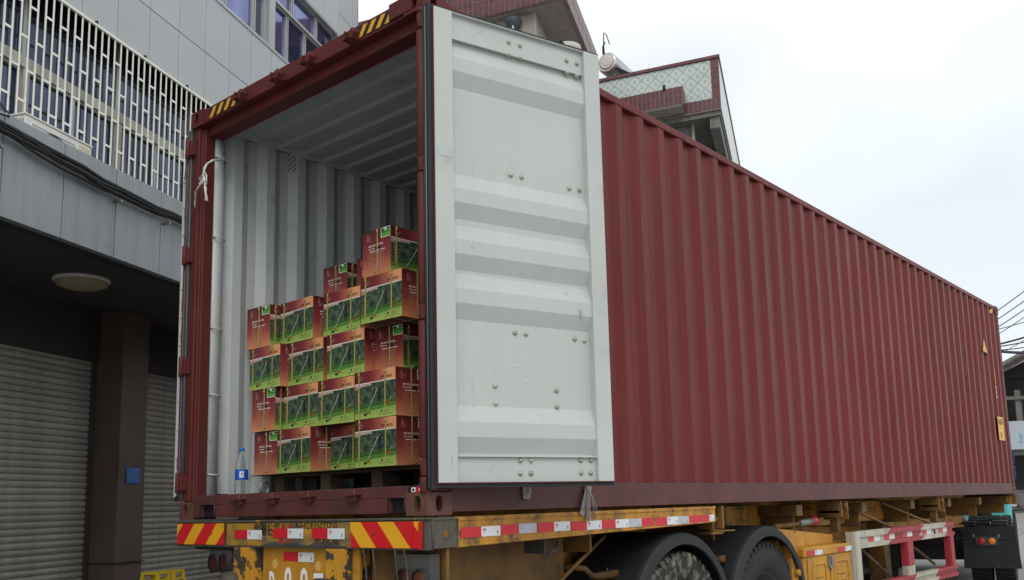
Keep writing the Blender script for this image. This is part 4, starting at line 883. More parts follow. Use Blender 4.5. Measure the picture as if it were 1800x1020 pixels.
for x0 in (1.95, 2.03, 2.20, 2.27):
    mb = MB(); mb.tube(wob([(x0, -.01, 1.25), (x0 + .02, -.015, 1.15), (x0 + .035, -.015, 1.05), (x0 + .03, -.01, .92)], .006), .005, 5); mb.build('hanging_wire', M_YELD if x0 > 2.1 else M_LBOX, tr_root)
mb = MB(); mb.tube([(.66, .03, 1.23), (.63, .02, 1.17), (.61, .03, 1.12), (.64, .03, 1.08)], .012, 6); mb.build('lamp_cable', M_CABLE, tr_root)
# brown plate behind the side rail, diagonal brace, small bracket, pipe
mb = MB(); mb.box(2.14, 2.16, .14, 1.45, .55, 1.245); mb.build('side_plate', M_YELD, tr_root)
mb = MB(); mb.box(2.20, 2.36, 1.02, 1.035, 1.17, 1.25); mb.box(2.20, 2.36, 1.06, 1.10, 1.17, 1.18); mb.tube([(2.36, 1.05, 1.175), (2.36, 1.14, 1.185), (2.36, 1.15, 1.24)], .009, 6); mb.build('lamp_hanger', M_LBOX, tr_root)
mb = MB(); mb.tube([(2.25, 1.78, 1.24), (2.25, 1.05, .86)], .014, 6); mb.build('brace', M_YELD, tr_root)
mb = MB(); mb.tube([(2.1, 1.5, 1.06), (2.2, 1.62, 1.04), (2.2, 1.70, .985), (2.2, 1.80, .98), (2.2, 2.22, .985)], [.018, .018, .02, .028, .028], 10); mb.cyl((2.2, 2.18, .985), (2.2, 2.28, .985), .036, 12)
mb.tube([(2.2, 1.85, .95), (2.22, 1.84, 1.03)], .006, 5); mb.tube([(2.2, 2.15, .95), (2.22, 2.13, 1.04)], .006, 5); mb.build('axle_pipe', M_YELD, tr_root)
mb = MB(); mb.tube([(2.25, 3.25, 1.0), (2.32, 3.28, 1.0)], .03, 10); mb.tube([(2.0, 3.15, .95), (2.25, 3.25, 1.0)], .016, 8); mb.build('axle_pipe', M_YELD, tr_root)
# wheels
YW = (2.52, 3.86)
def tyre_mesh(m_):
    R_, wd = .55, .29; mb = MB()
    prof = [(.30, -.10), (.33, -.135), (.42, -.150), (.49, -.145), (.528, -.125), (.535, -.115), (.535, .115), (.528, .125), (.49, .145), (.42, .150), (.33, .135), (.30, .10)]
    mb.lathe(prof, n=48, ax='x')
    for k in range(44):                       # tread lugs
        a = 2 * math.pi * k / 44
        for sx in (-1, 1):
            aa = a + (.035 if sx > 0 else 0); c_, s_ = math.cos(aa), math.sin(aa); tx_, tz_ = -s_, c_
            p8 = []
            for r0 in (.50, .55):
                for x_, off in ((.142 if r0 < .52 else .132, -.024), (.142 if r0 < .52 else .132, .024), (.015, .022), (.015, -.022)): p8.append((sx * x_, r0 * c_ + off * tx_, r0 * s_ + off * tz_))
            mb.hexa(p8)
    return mb.mesh('tyre', m_)
T1, T2 = tyre_mesh(M_TYRE), tyre_mesh(M_TYREC)
mb = MB(); mb.lathe([(.0, .05), (.09, .05), (.10, .02), (.16, .02), (.20, -.02), (.28, -.02), (.30, .11), (.315, .115)], n=28, ax='x')
for k in range(10): a = 2 * math.pi * k / 10; mb.cyl((.02, .13 * math.cos(a), .13 * math.sin(a)), (.05, .13 * math.cos(a), .13 * math.sin(a)), .014, 6)
RIM = mb.mesh('rim', M_RIM)
for i, y in enumerate(YW):
    for x, rz in ((2.24, 0), (1.92, 0), (.20, math.pi), (.52, math.pi)):
        wh = bpy.data.objects.new('wheel', None); COL.objects.link(wh); wh.parent = tr_root; wh.location = (x, y, .55); wh.rotation_euler = (0, 0, rz)
        link(T1 if i == 0 else T2, 'tyre', wh); link(RIM, 'rim', wh)
    mb = MB(); mb.cyl((.15, y, .55), (2.29, y, .55), .075, 14); mb.build('axle', M_DARK, tr_root)
# mudguards: arch with outer lip
for i, (y, lab) in enumerate(((2.50, 0), (3.85, 1))):
    for x0, x1 in ((1.78, 2.43), (.01, .66)):
        mb = MB(); n_ = 26; a0, a1 = math.radians(-2 if i else 2), math.radians(182 if i == 0 else 178); R_ = .69
        zc = .55
        def ap(r, a): return (y + r * math.cos(a), zc + r * math.sin(a))
        for k in range(n_):
            aa, ab = a0 + (a1 - a0) * k / n_, a0 + (a1 - a0) * (k + 1) / n_
            xo, xi = (x1, x0) if x0 > 1 else (x0, x1); e = -.05 if x0 > 1 else .05
            rings = [(xi, R_ - .012), (xi, R_), (xo + e, R_), (xo + e * .5, R_ - .006), (xo, R_ - .03), (xo, R_ - .085), (xo + e * .3, R_ - .09), (xo + e * .4, R_ - .03), (xo + e, R_ - .012)]
            for (xa, ra), (xb, rb) in zip(rings, rings[1:] + rings[:1]):
                pa, pb, pc, pd = ap(ra, aa), ap(rb, aa), ap(rb, ab), ap(ra, ab)
                mb.face([(xa, *pa), (xb, *pb), (xb, *pc), (xa, *pd)], 0, True)
        mb.build('mudguard', M_FEND, tr_root)
# dark tanks etc. filling the middle under the deck
mb = MB(); mb.cyl((.5, 5.0, .85), (1.6, 5.0, .85), .17, 18); mb.build('air_tank', M_DARK, tr_root)
# slanted yellow bracket and red cap lever in front of the second wheel
mb = MB(); mb.hexa([(2.02, 4.25, 1.02), (2.30, 4.25, 1.02), (2.30, 5.45, 1.02), (2.02, 5.45, 1.02), (2.02, 4.25, 1.20), (2.30, 4.25, 1.20), (2.30, 5.45, 1.10), (2.02, 5.45, 1.10)]); mb.build('sloping_bracket', M_YELC, tr_root, bevel=.005)
mb = MB(); mb.tube([(2.28, 4.25, 1.215), (2.28, 4.75, 1.225)], .022, 10); mb.tube([(2.28, 4.75, 1.225), (2.28, 5.08, 1.24)], .034, 10, 1); mb.lathe([(0, 5.14), (.035, 5.13), (.045, 5.10), (.045, 5.05), (.03, 5.03)], (2.28, 0, 1.24), 14, 2, 'y'); mb.build('air_coupling', [M_YELD, M_STEEL, M_LRED], tr_root)
# toolbox
tb = MB(); tb.box(1.9, 2.43, 4.47, 5.54, .45, 1.0); tbo = tb.build('toolbox', M_YELC, tr_root, bevel=.012, seg=2)
mb = MB(); mb.box(1.89, 2.448, 4.455, 5.555, .94, 1.02); mb.build('lid', M_YELC, tbo, bevel=.01)
mb = MB(); mb.box(2.432, 2.44, 4.53, 4.98, .46, .93); mb.box(2.432, 2.44, 5.02, 5.50, .46, .93)
for a, b2 in ((4.62, 4.90), (5.10, 5.42)):
    mb.tube([(2.442, a, .48), (2.442, a, .83), (2.442, a + .05, .87), (2.442, b2 - .03, .87), (2.442, b2, .83), (2.442, b2, .48)], .012, 6)
    for z in (.76, .70): mb.tube([(2.443, a + .06, z), (2.443, b2 - .06, z)], .01, 6)
mb.build('toolbox_door', M_YELC, tbo, bevel=.004)
mb = MB(); mb.prism([(4.955, .93), (5.06, .93), (5.06, .84), (5.005, .80), (4.955, .84)], 'x', 2.442, 2.455); mb.box(2.455, 2.468, 4.985, 5.03, .85, .92); mb.build('latch', M_STEEL, tbo)
for a, b2 in ((4.50, 4.84), (5.19, 5.53)):
    mid = (a + b2) / 2; f2 = lambda u, v, d_: (2.4495 + d_, u, v); tape(f2, a, mid, .952, .995, 'r'); tape(f2, mid, b2, .95, .993, 'w')
mb = MB(); mb.box(2.1, 2.40, 4.30, 4.42, .5, 1.05); mb.cyl((2.40, 4.36, .82), (2.44, 4.36, .82), .03, 10); mb.build('bumper_post', M_YEL, tr_root, bevel=.006)
# side guard: red and white frame, painted in diagonal blocks (top rail, two uprights, middle, bottom rail)
gd = bpy.data.objects.new('side_guard', None); COL.objects.link(gd); gd.parent = tr_root; gd.location = (2.40, 5.62, 0)
def gpiece(nm_, y0, y1, z0, z1, cols, x0=0, x1=.055):
    """cols: list of (fraction end at bottom, fraction end at top, material index)"""
    mb = MB(); pa = pb = 0
    for fb, ft, mi in cols:
        yA, yB, yC, yD = y0 + (y1 - y0) * pa, y0 + (y1 - y0) * fb, y0 + (y1 - y0) * ft, y0 + (y1 - y0) * pb
        mb.hexa([(x0, yA, z0), (x1, yA, z0), (x1, yB, z0), (x0, yB, z0), (x0, yD, z1), (x1, yD, z1), (x1, yC, z1), (x0, yC, z1)], mi); pa, pb = fb, ft
    mb.build(nm_, [M_GRED, M_GWHT], gd)
gl_ = 3.15
CT = [(.26, .30, 1), (.60, .645, 0), (.87, .90, 1), (1, 1, 0)]
gpiece('top_rail', .0, gl_, 1.062, 1.118, CT, 0, .07); gpiece('top_rail', .0, gl_, 1.000, 1.062, CT, 0, .045); gpiece('top_rail', .0, gl_, .955, 1.000, CT, 0, .07)
CB = [(.20, .24, 1), (.50, .52, 0), (.74, .765, 1), (1, 1, 0)]
gpiece('bottom_rail', .02, gl_ + .02, .56, .60, CB, 0, .07); gpiece('bottom_rail', .02, gl_ + .02, .515, .56, CB, 0, .045); gpiece('bottom_rail', .02, gl_ + .02, .475, .515, CB, 0, .07)
def gpost(y0, y1, cols, x1=.062):
    mb = MB()
    for za, zb, mi in cols: mb.box(.0, x1, y0, y1, za, zb, mi); mb.box(.0, x1 + .012, y0 + .02, y1 - .06, za, zb, mi)
    mb.build('upright', [M_GRED, M_GWHT], gd)
gpost(-.10, .10, [(.45, 1.12, 1)], .066); gpost(1.40, 1.63, [(.60, .70, 1), (.70, .955, 0)]); gpost(2.93, 3.12, [(.60, .955, 0)])
f3 = lambda u, v, d_: (.0465 + d_, u, v)
def gt(a, b2, z0, z1, c):
    mb = MB(); mb.hexa([(.0455, a, z0), (.0475, a, z0), (.0475, b2, z0), (.0455, b2, z0), (.0455, a, z1), (.0475, a, z1), (.0475, b2, z1), (.0455, b2, z1)], {'r': 0, 'w': 1}[c]); mb.build('reflective_tape', [M_TRED, M_TWHITE], gd)
for a in (.36, .80, 1.36, 2.02, 2.62): gt(a, a + .15, 1.005, 1.058, 'r'); gt(a + .15, a + .31, 1.005, 1.058, 'w')
mb = MB(); mb.tube([(.05, 2.44, 1.05), (.06, 2.44, .99), (.06, 2.46, .97)], .008, 6); mb.disc((.05, 2.45, 1.03), .025, (1, 0, 0), 10); mb.build('guard_lock', M_DARK, gd)
for a, b2, za, zb in ((.4, 1.45, 1.0, .55), (1.75, 2.9, 1.0, .62)):
    mb = MB(); mb.tube([(-.12, a, za), (-.12, b2, zb)], .016, 6); mb.build('brace', M_YELD, gd)
for a, b2 in ((5.95, 6.9), (7.1, 8.2)):
    mb = MB(); mb.tube([(2.2, a, 1.38), (2.38, b2, 1.11)], .016, 6); mb.build('brace', M_YELD, tr_root)
for k, (x_, y_) in enumerate(((1.2, 6.45), (1.2, 7.35))):
    sp_o = bpy.data.objects.new('added_spare_wheel', None); COL.objects.link(sp_o); sp_o.parent = tr_root; sp_o.location = (x_, y_ - .1, .80); sp_o.rotation_euler = (0, math.pi / 2, 0); link(T2, 'tyre', sp_o); link(RIM, 'rim', sp_o)  # unseen spares added to hide the bright ground under the deck
mb = MB(); mb.box(.6, 1.8, 5.8, 7.9, .56, .62); mb.build('added_carrier', M_DARK, tr_root)  # carrier added along with the spares to keep the underbody dark
mb = MB(); mb.box(.02, .52, 4.5, 8.6, .38, 1.2); mb.build('added_dark_box', M_DARK, tr_root, bevel=.01)  # long dark box added to block light from the far side
mb = MB(); mb.box(1.75, 1.95, 7.8, 7.98, .25, 1.3); mb.box(1.65, 2.05, 7.7, 8.08, .18, .25); mb.build('landing_leg', M_YELD, tr_root, bevel=.006)
mb = MB(); mb.box(.5, .7, 7.8, 7.98, .25, 1.3); mb.box(.4, .8, 7.7, 8.08, .18, .25); mb.build('landing_leg', M_YELD, tr_root, bevel=.006)

# ------------------------------------------------------------------ tractor unit pulling it
tx = thing('tractor_truck', 'dark truck tractor with turquoise cab, mostly hidden in front of the trailer', 'truck', (1.05, 12.46, 0), math.radians(12))
for x0 in (.50, -1.20):
    fl = MB(); fl.hexa([(x0, -.77, .33), (x0 + .78, -.77, .33), (x0 + .78, -.735, .33), (x0, -.735, .33), (x0 + .02, -.79, .955), (x0 + .74, -.79, .955), (x0 + .74, -.755, .955), (x0 + .02, -.755, .955)])
    fo = fl.build('mud_flap', M_FEND, tx, bevel=.006)
    mb = MB(); mb.box(x0 + .02, x0 + .20, -.73, -.2, .955, 1.02); mb.box(x0 + .42, x0 + .64, -.73, -.2, .955, 1.03); mb.build('fender', M_FEND, tx, bevel=.01)
    cx = x0 + .34
    mb = MB(); pts = [(cx - .16, .80), (cx - .15, .695), (cx - .12, .665), (cx + .12, .665), (cx + .15, .695), (cx + .16, .80)]; mb.prism(pts, 'y', -.815, -.775); lb = mb.build('tail_lamp_plate', M_LBOX, tx, bevel=.004)
    for k, (dx, m_) in enumerate(((-.07, M_LRED), (.07, M_LAMB))):
        mb = MB(); mb.lathe([(.05, -.815), (.05, -.828), (.035, -.835), (0, -.838)], (cx + dx, 0, .735), 16, 0, 'y'); mb.build('tail_lamp', m_, lb)
    for dx in (-.17, .17): MB().box(cx + dx - .015, cx + dx + .015, -.80, -.775, .78, .84).build('lamp_clip', M_STEEL, tx)
mb = MB(); mb.box(-1.1, 1.15, -.80, -.765, .765, .795); mb.build('lamp_bar', M_DARK, tx)
for x, rz in ((1.05, 0), (.72, 0), (-1.05, math.pi), (-.72, math.pi)):
    wh = bpy.data.objects.new('wheel', None); COL.objects.link(wh); wh.parent = tx; wh.location = (x, 0, .55); wh.rotation_euler = (0, 0, rz); link(T2, 'tyre', wh); link(RIM, 'rim', wh)
for x, rz in ((1.05, 0), (-1.05, math.pi)):
    wh = bpy.data.objects.new('wheel', None); COL.objects.link(wh); wh.parent = tx; wh.location = (x, 4.0, .55); wh.rotation_euler = (0, 0, rz); link(T2, 'tyre', wh); link(RIM, 'rim', wh)
mb = MB(); mb.box(-.45, -.35, -.7, 4.8, .7, .98); mb.box(.35, .45, -.7, 4.8, .7, .98); mb.box(-.4, .4, -.7, -.6, .7, .95); mb.build('chassis_frame', M_DARK, tx)
for x0, x1 in ((.72, 1.15), (-1.15, -.72)):
    mb = MB(); mb.cyl(((x0 + x1) / 2, .95, .66), ((x0 + x1) / 2, 2.3, .66), .27, 20); mb.build('added_tank', M_DARK, tx)  # unseen tanks added to darken the space under the tractor
mb = MB(); mb.box(-.7, .7, -.5, .7, .45, .7); mb.box(-.7, .7, .9, 2.4, .35, .9); mb.build('drivetrain', M_DARK, tx)
mb = MB(); mb.prism([(-.3, 1.0), (.3, 1.0), (.4, 1.15), (-.4, 1.15)], 'x', -.4, .4); mb.build('fifth_wheel', M_DARK, tx)
cb = MB(); cb.hexa([(-1.15, 2.45, .98), (1.15, 2.45, .98), (1.15, 4.75, .72), (-1.15, 4.75, .72), (-1.12, 2.45, 3.0), (1.12, 2.45, 3.0), (1.08, 4.55, 3.0), (-1.08, 4.55, 3.0)])
cab = cb.build('cab', M_TURQ, tx, bevel=.06, seg=3)
mb = MB(); mb.box(-1.0, .72, 2.33, 2.44, 1.0, 2.4); mb.build('rear_cab_panel', M_DARK, cab)
mb = MB(); mb.box(.30, .55, 2.1, 2.32, .92, 1.22); mb.build('cab_mount', M_TURQ, tx, bevel=.02)
mb = MB(); mb.tube([(.70, 2.2, .95), (.72, 2.2, 1.3)], .14, 14)
for z in (1.0, 1.04, 1.08, 1.12): mb.lathe([(.14, -.015), (.155, 0), (.14, .015)], (.70, 2.2, z), 14)
mb.build('intake_duct', M_DARK, tx)
mb = MB()
for k in range(3): mb.tube(wob([(-.1 + .1 * k, 1.6, 1.15), (.0 + .1 * k, .8, 1.35), (.1, .1, 1.2), (.1, -.3, 1.05)], .03), .015, 6)
mb.build('air_hose', M_CABLEG, tx)
mb = MB(); mb.hexa([(.0, 1.0, 1.0), (.5, .9, 1.0), (.5, 1.3, 1.0), (0, 1.3, 1.0), (.05, 1.05, 1.06), (.45, .95, 1.08), (.45, 1.3, 1.1), (.05, 1.3, 1.08)]); mb.build('deck_plate', M_STEEL, tx)
for z0, z1 in ((2.02, 2.30), (1.72, 1.98)):
    mb = MB(); mb.box(1.17, 1.27, 4.42, 4.50, z0, z1, 0); mb.face([(1.185, 4.417, z0 + .02), (1.255, 4.417, z0 + .02), (1.255, 4.417, z1 - .02), (1.185, 4.417, z1 - .02)], 1); mb.build('mirror', [flat('mirror_blue', (.02, .07, .16), .4), M_GLASSD], tx, bevel=.012)

# ------------------------------------------------------------------ left building (local x along its front, local y into it)
FB = thing('commercial_building', 'grey panel clad building with dark ground floor recess and blue windows, left of the container', 'building', (-2.586, 1.319, 0), math.radians(115.98))
kU = (5.62 + .40) / 5.62
def su(s_): return (s_ + 7.825) * kU - 7.825
def zu(z_): return 1.464 + (z_ - 1.464) * kU
S0, S1_, YU = -6.0, su(4.237), .40
ZT = 12.0
# structural mass
mb = MB(); mb.box(S0, S1_ - .04, YU + .14, 9.0, 6.60, ZT - .03); mb.box(S0, S1_ - .02, YU + .5, 9.0, 3.9, 6.60); mb.build('upper_wall', M_JOINT, FB)
mb = MB(); mb.box(S0, S1_ - .05, .12, 9.0, 3.84, 3.95); mb.build('soffit', M_SOFF, FB)
mb = MB(); mb.box(S0, S1_ - .05, 2.05, 2.25, 0, 3.84); mb.build('shop_wall', M_PILL, FB)
mb = MB(); mb.box(S1_ - .30, S1_ - .02, .15, 2.05, 0, 3.84); mb.build('shop_wall', M_PILL, FB)
mb = MB(); mb.box(S0, S0 + .3, .15, 2.05, 0, 3.84); mb.build('shop_wall', M_PILL, FB)
mb = MB(); mb.box(S0, 3.6, 1.87, 2.04, 3.24, 3.84); mb.build('lintel', M_SOFF, FB)
for a, b2 in ((1.22, 1.68), (4.4, 4.8), (-2.9, -2.4)):
    mb = MB(); mb.box(a, b2, 1.55, 2.04, 0, 3.84); mb.build('pillar', M_PILL, FB, bevel=.01)
mb = MB(); mb.box(1.20, 1.70, 1.53, 2.04, .92, .93); mb.build('pillar_joint', M_JOINT, FB)
# fascia band: panels with joints
jn = [-2.208 + .646 * k for k in range(-6, 12)]
for a, b2 in zip(jn, jn[1:]):
    if b2 > S1_: b2 = S1_
    if a >= S1_ - .05: break
    mb = MB(); mb.box(a + .005, b2 - .005, 0, .03, 3.775, 4.615); mb.build('fascia_panel', M_FASC, FB, bevel=.003)
mb = MB(); mb.box(S0, S1_, .012, .12, 3.79, 4.60); mb.box(S0, S1_, -.006, .12, 3.745, 3.772); mb.build('fascia_core', M_JOINT, FB)
mb = MB(); mb.box(S0, S1_, .03, .16, 4.602, 4.618); mb.build('fascia_cap', M_FASC, FB)
mb = MB(); mb.box(S0, S1_, .12, YU + .5, 4.02, 4.10); mb.build('ledge', M_CONC, FB)
# upper cladding panels: below and above the strip window
vj = [su(-.992 + .4565 * k) for k in range(-12, 13)]
zb, zj, zs, zt = 6.55, zu(6.405), zu(7.115), zu(8.265)
for a, b2 in zip(vj, vj[1:]):
    b2 = min(b2, S1_)
    if a > S1_ - .03: break
    right = a > su(3.55)
    for z0, z1 in (((zb - .4, zj), (zj, zs)) if not right else ((zb - .4, zj), (zj, zu(7.5)), (zu(7.5), zu(8.6)), (zu(8.6), zu(9.7)), (zu(9.7), ZT))) + (() if right else ((zt, zu(9.4)), (zu(9.4), ZT))):
        mb = MB(); mb.box(a + .004, b2 - .004, YU, YU + .03, z0 + .004, z1 - .004); mb.build('cladding_panel', M_PANEL, FB, bevel=.002)
mb = MB(); mb.box(S1_ - .03, S1_, YU, 9.0, 3.9, ZT); mb.build('end_wall', M_PANEL, FB)
mb = MB(); mb.box(S0, S1_, YU, 9.0, ZT - .02, ZT); mb.build('roof', M_CONC, FB)
# strip window
def pane(a, b2, z0, z1, m_=None, y=YU + .10, dy=.004):
    f_ = MB(); t_ = .022
    for x0, x1, q0, q1 in ((a, a + t_, z0, z1), (b2 - t_, b2, z0, z1), (a + t_, b2 - t_, z0, z0 + t_), (a + t_, b2 - t_, z1 - t_, z1)): f_.box(x0, x1, y - .035, y + .01, q0, q1)
    fo = f_.build('window', M_ALU, FB)
    tl = random.uniform(-.006, .006)
    p_ = MB(); p_.face([(a + t_, y + tl, z0 + t_), (b2 - t_, y - tl, z0 + t_), (b2 - t_, y - tl, z1 - t_), (a + t_, y + tl, z1 - t_)]); p_.build('pane', m_ or M_GLASS, fo)
ztr = zu(7.86)
low = [(-4.1, -3.3), (-3.3, -2.5), (-2.5, -1.7), (-1.7, -.9), (-.9, -.1), (-.1, .80), (.82, 1.42), (1.44, 1.66), (1.80, 2.21), (2.23, 2.68), (2.70, 3.55)]
for k, (a, b2) in enumerate(low): pane(su(a), su(b2), zs + .03, ztr - .02, M_GLASSREFL if k in (4, 7, 9, 10) else M_GLASS)
for a, b2 in [(-4.1, -2.5), (-2.5, -.9), (-.9, .80), (.82, 1.66), (1.80, 2.34), (2.36, 3.0), (3.02, 3.55)]: pane(su(a), su(b2), ztr + .02, zt - .02, M_GLASSREFL if a > 3 else M_GLASS)
mb = MB(); mb.box(su(1.66), su(1.80), YU - .01, YU + .12, zs, zt); mb.build('mullion', M_ALU, FB)
mb = MB(); mb.box(S0, su(3.55), YU + .03, YU + .12, ztr - .02, ztr + .02); mb.build('transom', M_ALU, FB)
mb = MB(); mb.box(S0, su(3.57), YU - .012, YU + .06, zs - .012, zs + .03); mb.box(S0, su(3.57), YU + .005, YU + .06, zt - .02, zt + .01); mb.box(su(3.55), su(3.57), YU - .005, YU + .06, zs, zt); mb.build('window_surround', M_ALU, FB)
mb = MB(); mb.box(S0, su(3.56), YU + .115, YU + .13, zs, zt); mb.build('window_back', M_JOINT, FB)
# first floor windows behind the grille
ygl = YU + .24
zm0, zm1 = zu(5.18), zu(5.27)
mu = [su(-.701 + 1.146 * k) for k in range(-5, 5)]
for k, (a, b2) in enumerate(zip(mu, mu[1:])):
    pane(a + .04, (a + b2) / 2, 4.16, zm0, M_GLASSD, ygl); pane((a + b2) / 2, b2 - .02, 4.16, zm0, M_GLASSD, ygl + .01)
    pane(a - .02, b2 - .02, zm1, 6.5, M_GLASSD, ygl)
    mb = MB(); mb.box(a - .025, a + .04, ygl - .05, ygl + .02, 4.12, zm0); mb.build('mullion', M_BAND, FB)
mb = MB(); mb.box(mu[0], mu[-1], ygl - .06, ygl + .03, zm0, zm1); mb.build('window_band', M_BAND, FB)
mb = MB(); mb.box(mu[0], mu[-1], ygl + .03, ygl + .06, 4.1, 6.55); mb.build('window_back', M_JOINT, FB)
mb = MB(); mb.box(S0, S1_ - .03, YU + .04, YU + .5, 6.44, 6.55); mb.build('window_head', M_JOINT, FB)
mb = MB(); mb.box(mu[-1], S1_ - .03, YU + .02, YU + .06, 3.95, 6.55); mb.build('cladding_panel', M_PANEL, FB)

# security grille: bars, rungs in brick pattern, top rail
GR = thing('security_grille', 'white steel security grille of close upright bars in front of the first floor windows', 'grille', (-2.586, 1.319, 0), math.radians(115.98))
YG = .38; pit = .0836 * kU; zt_g = zu(5.83); zb_g = 4.10
s_first = su(-2.209) - 16 * pit; nb = 52
barm = MB().box(-.0085, .0085, -.003, .004, zb_g, zt_g).mesh('bar', M_GRILLE)
rungm = MB().box(.0085, pit - .0085, -.003, .004, -.011, .011).mesh('rung', M_GRILLE)
for k in range(nb):
    s_ = s_first + k * pit; link(barm, 'bar', GR, (s_, YG, 0))
    if k < nb - 1:
        par = (k - 15) % 2
        for z_ in ([5.32, 4.772, 4.30] if par == 0 else [5.60, 5.045, 4.50]):
            zz = zu(z_)
            if zz < zt_g - .03: link(rungm, 'rung', GR, (s_, YG, zz))
s_end = s_first + (nb - 1) * pit
MB().box(s_first - .01, s_end + .012, YG - .013, YG + .013, zt_g - .012, zt_g + .014).build('top_rail', M_GRILLE, GR)
MB().box(s_first - .01, s_end + .012, YG - .013, YG + .013, zb_g, zb_g + .026).build('bottom_rail', M_GRILLE, GR)
for k in range(3, nb, 8): MB().box(-.008, .008, -.015, .015, 0, .03).build('fixing_lug', M_DARK, GR, (s_first + k * pit, YG, zt_g + .014))

# air conditioner behind the parapet
AC = thing('air_conditioner', 'off white air conditioner outdoor unit on the ledge behind the cables', 'air conditioner', (-2.586, 1.319, 0), math.radians(115.98))
a0, a1, z0, z1 = -1.955, -1.19, 4.12, 4.735
MB().box(a0, a1, .05, .33, z0, z1 - .02).build('casing', M_ACW, AC, bevel=.012, seg=2)
MB().box(a0 - .008, a1 + .008, .044, .335, z1 - .02, z1).build('lid', M_ACW, AC, bevel=.006)
mb = MB(); mb.tube([(a0 + .06, .047, z1 - .07), (a1 - .22, .047, z1 - .07), (a1 - .19, .047, z1 - .11), (a1 - .19, .047, z0 + .06), (a0 + .06, .047, z0 + .06), (a0 + .06, .047, z1 - .07)], .006, 6); mb.build('pressed_rim', M_ACW, AC)
mb = MB()
for r_ in [.03 + .022 * k for k in range(10)]: mb.tube([(a0 + .32 + r_ * math.cos(2 * math.pi * j / 24), .044, 4.42 + r_ * math.sin(2 * math.pi * j / 24)) for j in range(25)], .0025, 4, caps=False)
for k in range(8): a = math.pi * k / 8; mb.tube([(a0 + .32 + .24 * math.cos(a), .042, 4.42 + .24 * math.sin(a)), (a0 + .32 - .24 * math.cos(a), .042, 4.42 - .24 * math.sin(a))], .003, 4)
mb.build('fan_guard', M_CABLEG, AC)
MB().lathe([(.0, 0), (.24, 0)], (a0 + .32, .047, 4.42), 24, 0, 'y').build('fan_opening', M_CABLEG, AC)
MB().box(a1 - .16, a1 - .03, .046, .06, z1 - .20, z1 - .05).build('rating_plate', paint('aged_paper', (.52, .47, .36), .7), AC)
mb = MB()
for k in range(9): mb.box(a0 - .004, a0, .07 + k * .027, .074 + k * .027, z0 + .05, z1 - .05)
for k in range(8): mb.box(a0 - .005, a0, .07, .29, z0 + .06 + k * .065, z0 + .064 + k * .065)
mb.build('coil_grille', M_CABLEG, AC)

# cable bundle along the fascia
CB_ = thing('cable_bundle', 'sagging bundle of black cables strung along the fascia of the left building', 'cables', (-2.586, 1.319, 0), math.radians(115.98))
rc = random.Random(8)
for k in range(17):
    up_ = rc.uniform(-.045, .045); ph = rc.uniform(0, 6.3); pts = []
    for j in range(37):
        s_ = -4.2 + j * .25; zc = 4.425 - .055 * (s_ + 1.9) * .5 - (.03 if -1.4 < s_ < -.4 else 0)
        sp_ = 1.15 if s_ < -1.9 else max(.35, 1.15 - (s_ + 1.9) * .45)
        pts.append((s_, -.045 - .05 * abs(math.sin(ph + k)), zc + up_ * sp_ + .014 * math.sin(s_ * 2.1 + ph) + (-.02 if k > 13 else 0) * math.sin(max(0, min(1, (s_ + 2.2) / 1.2)) * math.pi) * 3))
    MB().tube(pts, rc.choice([.006, .008, .010, .013]), 6).build('cable', M_CABLE if k % 4 else M_CABLEG, CB_)
MB().tube([(-2.45, -.08, 4.52), (-2.2, -.03, 4.58), (-2.08, .1, 4.68), (-2.1, .3, 4.9), (-2.2, .36, 4.98)], .008, 6).build('cable', M_CABLE, CB_)
for s_ in (-2.3, -.95, -.25):
    MB().box(s_ - .012, s_ + .012, -.09, .012, 4.28, 4.30).build('cable_bracket', M_STEEL, CB_)
# round ceiling lamp under the soffit
LP = thing('ceiling_lamp', 'round unlit ceiling lamp under the dark soffit', 'lamp', (-2.586, 1.319, 0), math.radians(115.98))
MB().lathe([(.27, 0), (.27, -.02), (.25, -.03)], (-.14, 1.0, 3.84), 28).build('lamp_base', M_ACW, LP)
MB().lathe([(.255, -.022), (.24, -.06), (.18, -.085), (0, -.10)], (-.14, 1.0, 3.84), 28).build('lamp_shade', M_LAMPW, LP)
# roller shutters
def shutter(a, b2, label):
    R = thing('roller_shutter', label, 'shutter', (-2.586, 1.319, 0), math.radians(115.98), 'closed roller shutters')
    prof = [(1.965, 0), (1.950, .012), (1.938, .035), (1.945, .058), (1.962, .070)]
    mb = MB()
    for (ya, za), (yb, zb_) in zip(prof, prof[1:]): mb.face([(a, ya, za), (b2, ya, za), (b2, yb, zb_), (a, yb, zb_)], 0, True)
    me = mb.mesh('slat', M_SHUT); z = .06
    while z < 3.22: link(me, 'slat', R, (0, random.uniform(-.002, .002), z)); z += .0715
    for q in (a - .04, b2 - .005): MB().box(q, q + .045, 1.90, 1.985, 0, 3.24).build('guide_rail', M_SOFF, R)
    MB().box(a, b2, 1.93, 1.97, 0, .06).build('bottom_bar', M_SHUT, R)
    MB().box(a, b2, 1.99, 2.03, 0, 3.24).build('backing', M_JOINT, R)
shutter(-2.36, 1.18, 'wide closed grey roller shutter left of the brown pillar'); shutter(1.73, 4.36, 'closed grey roller shutter between the brown pillar and the container')
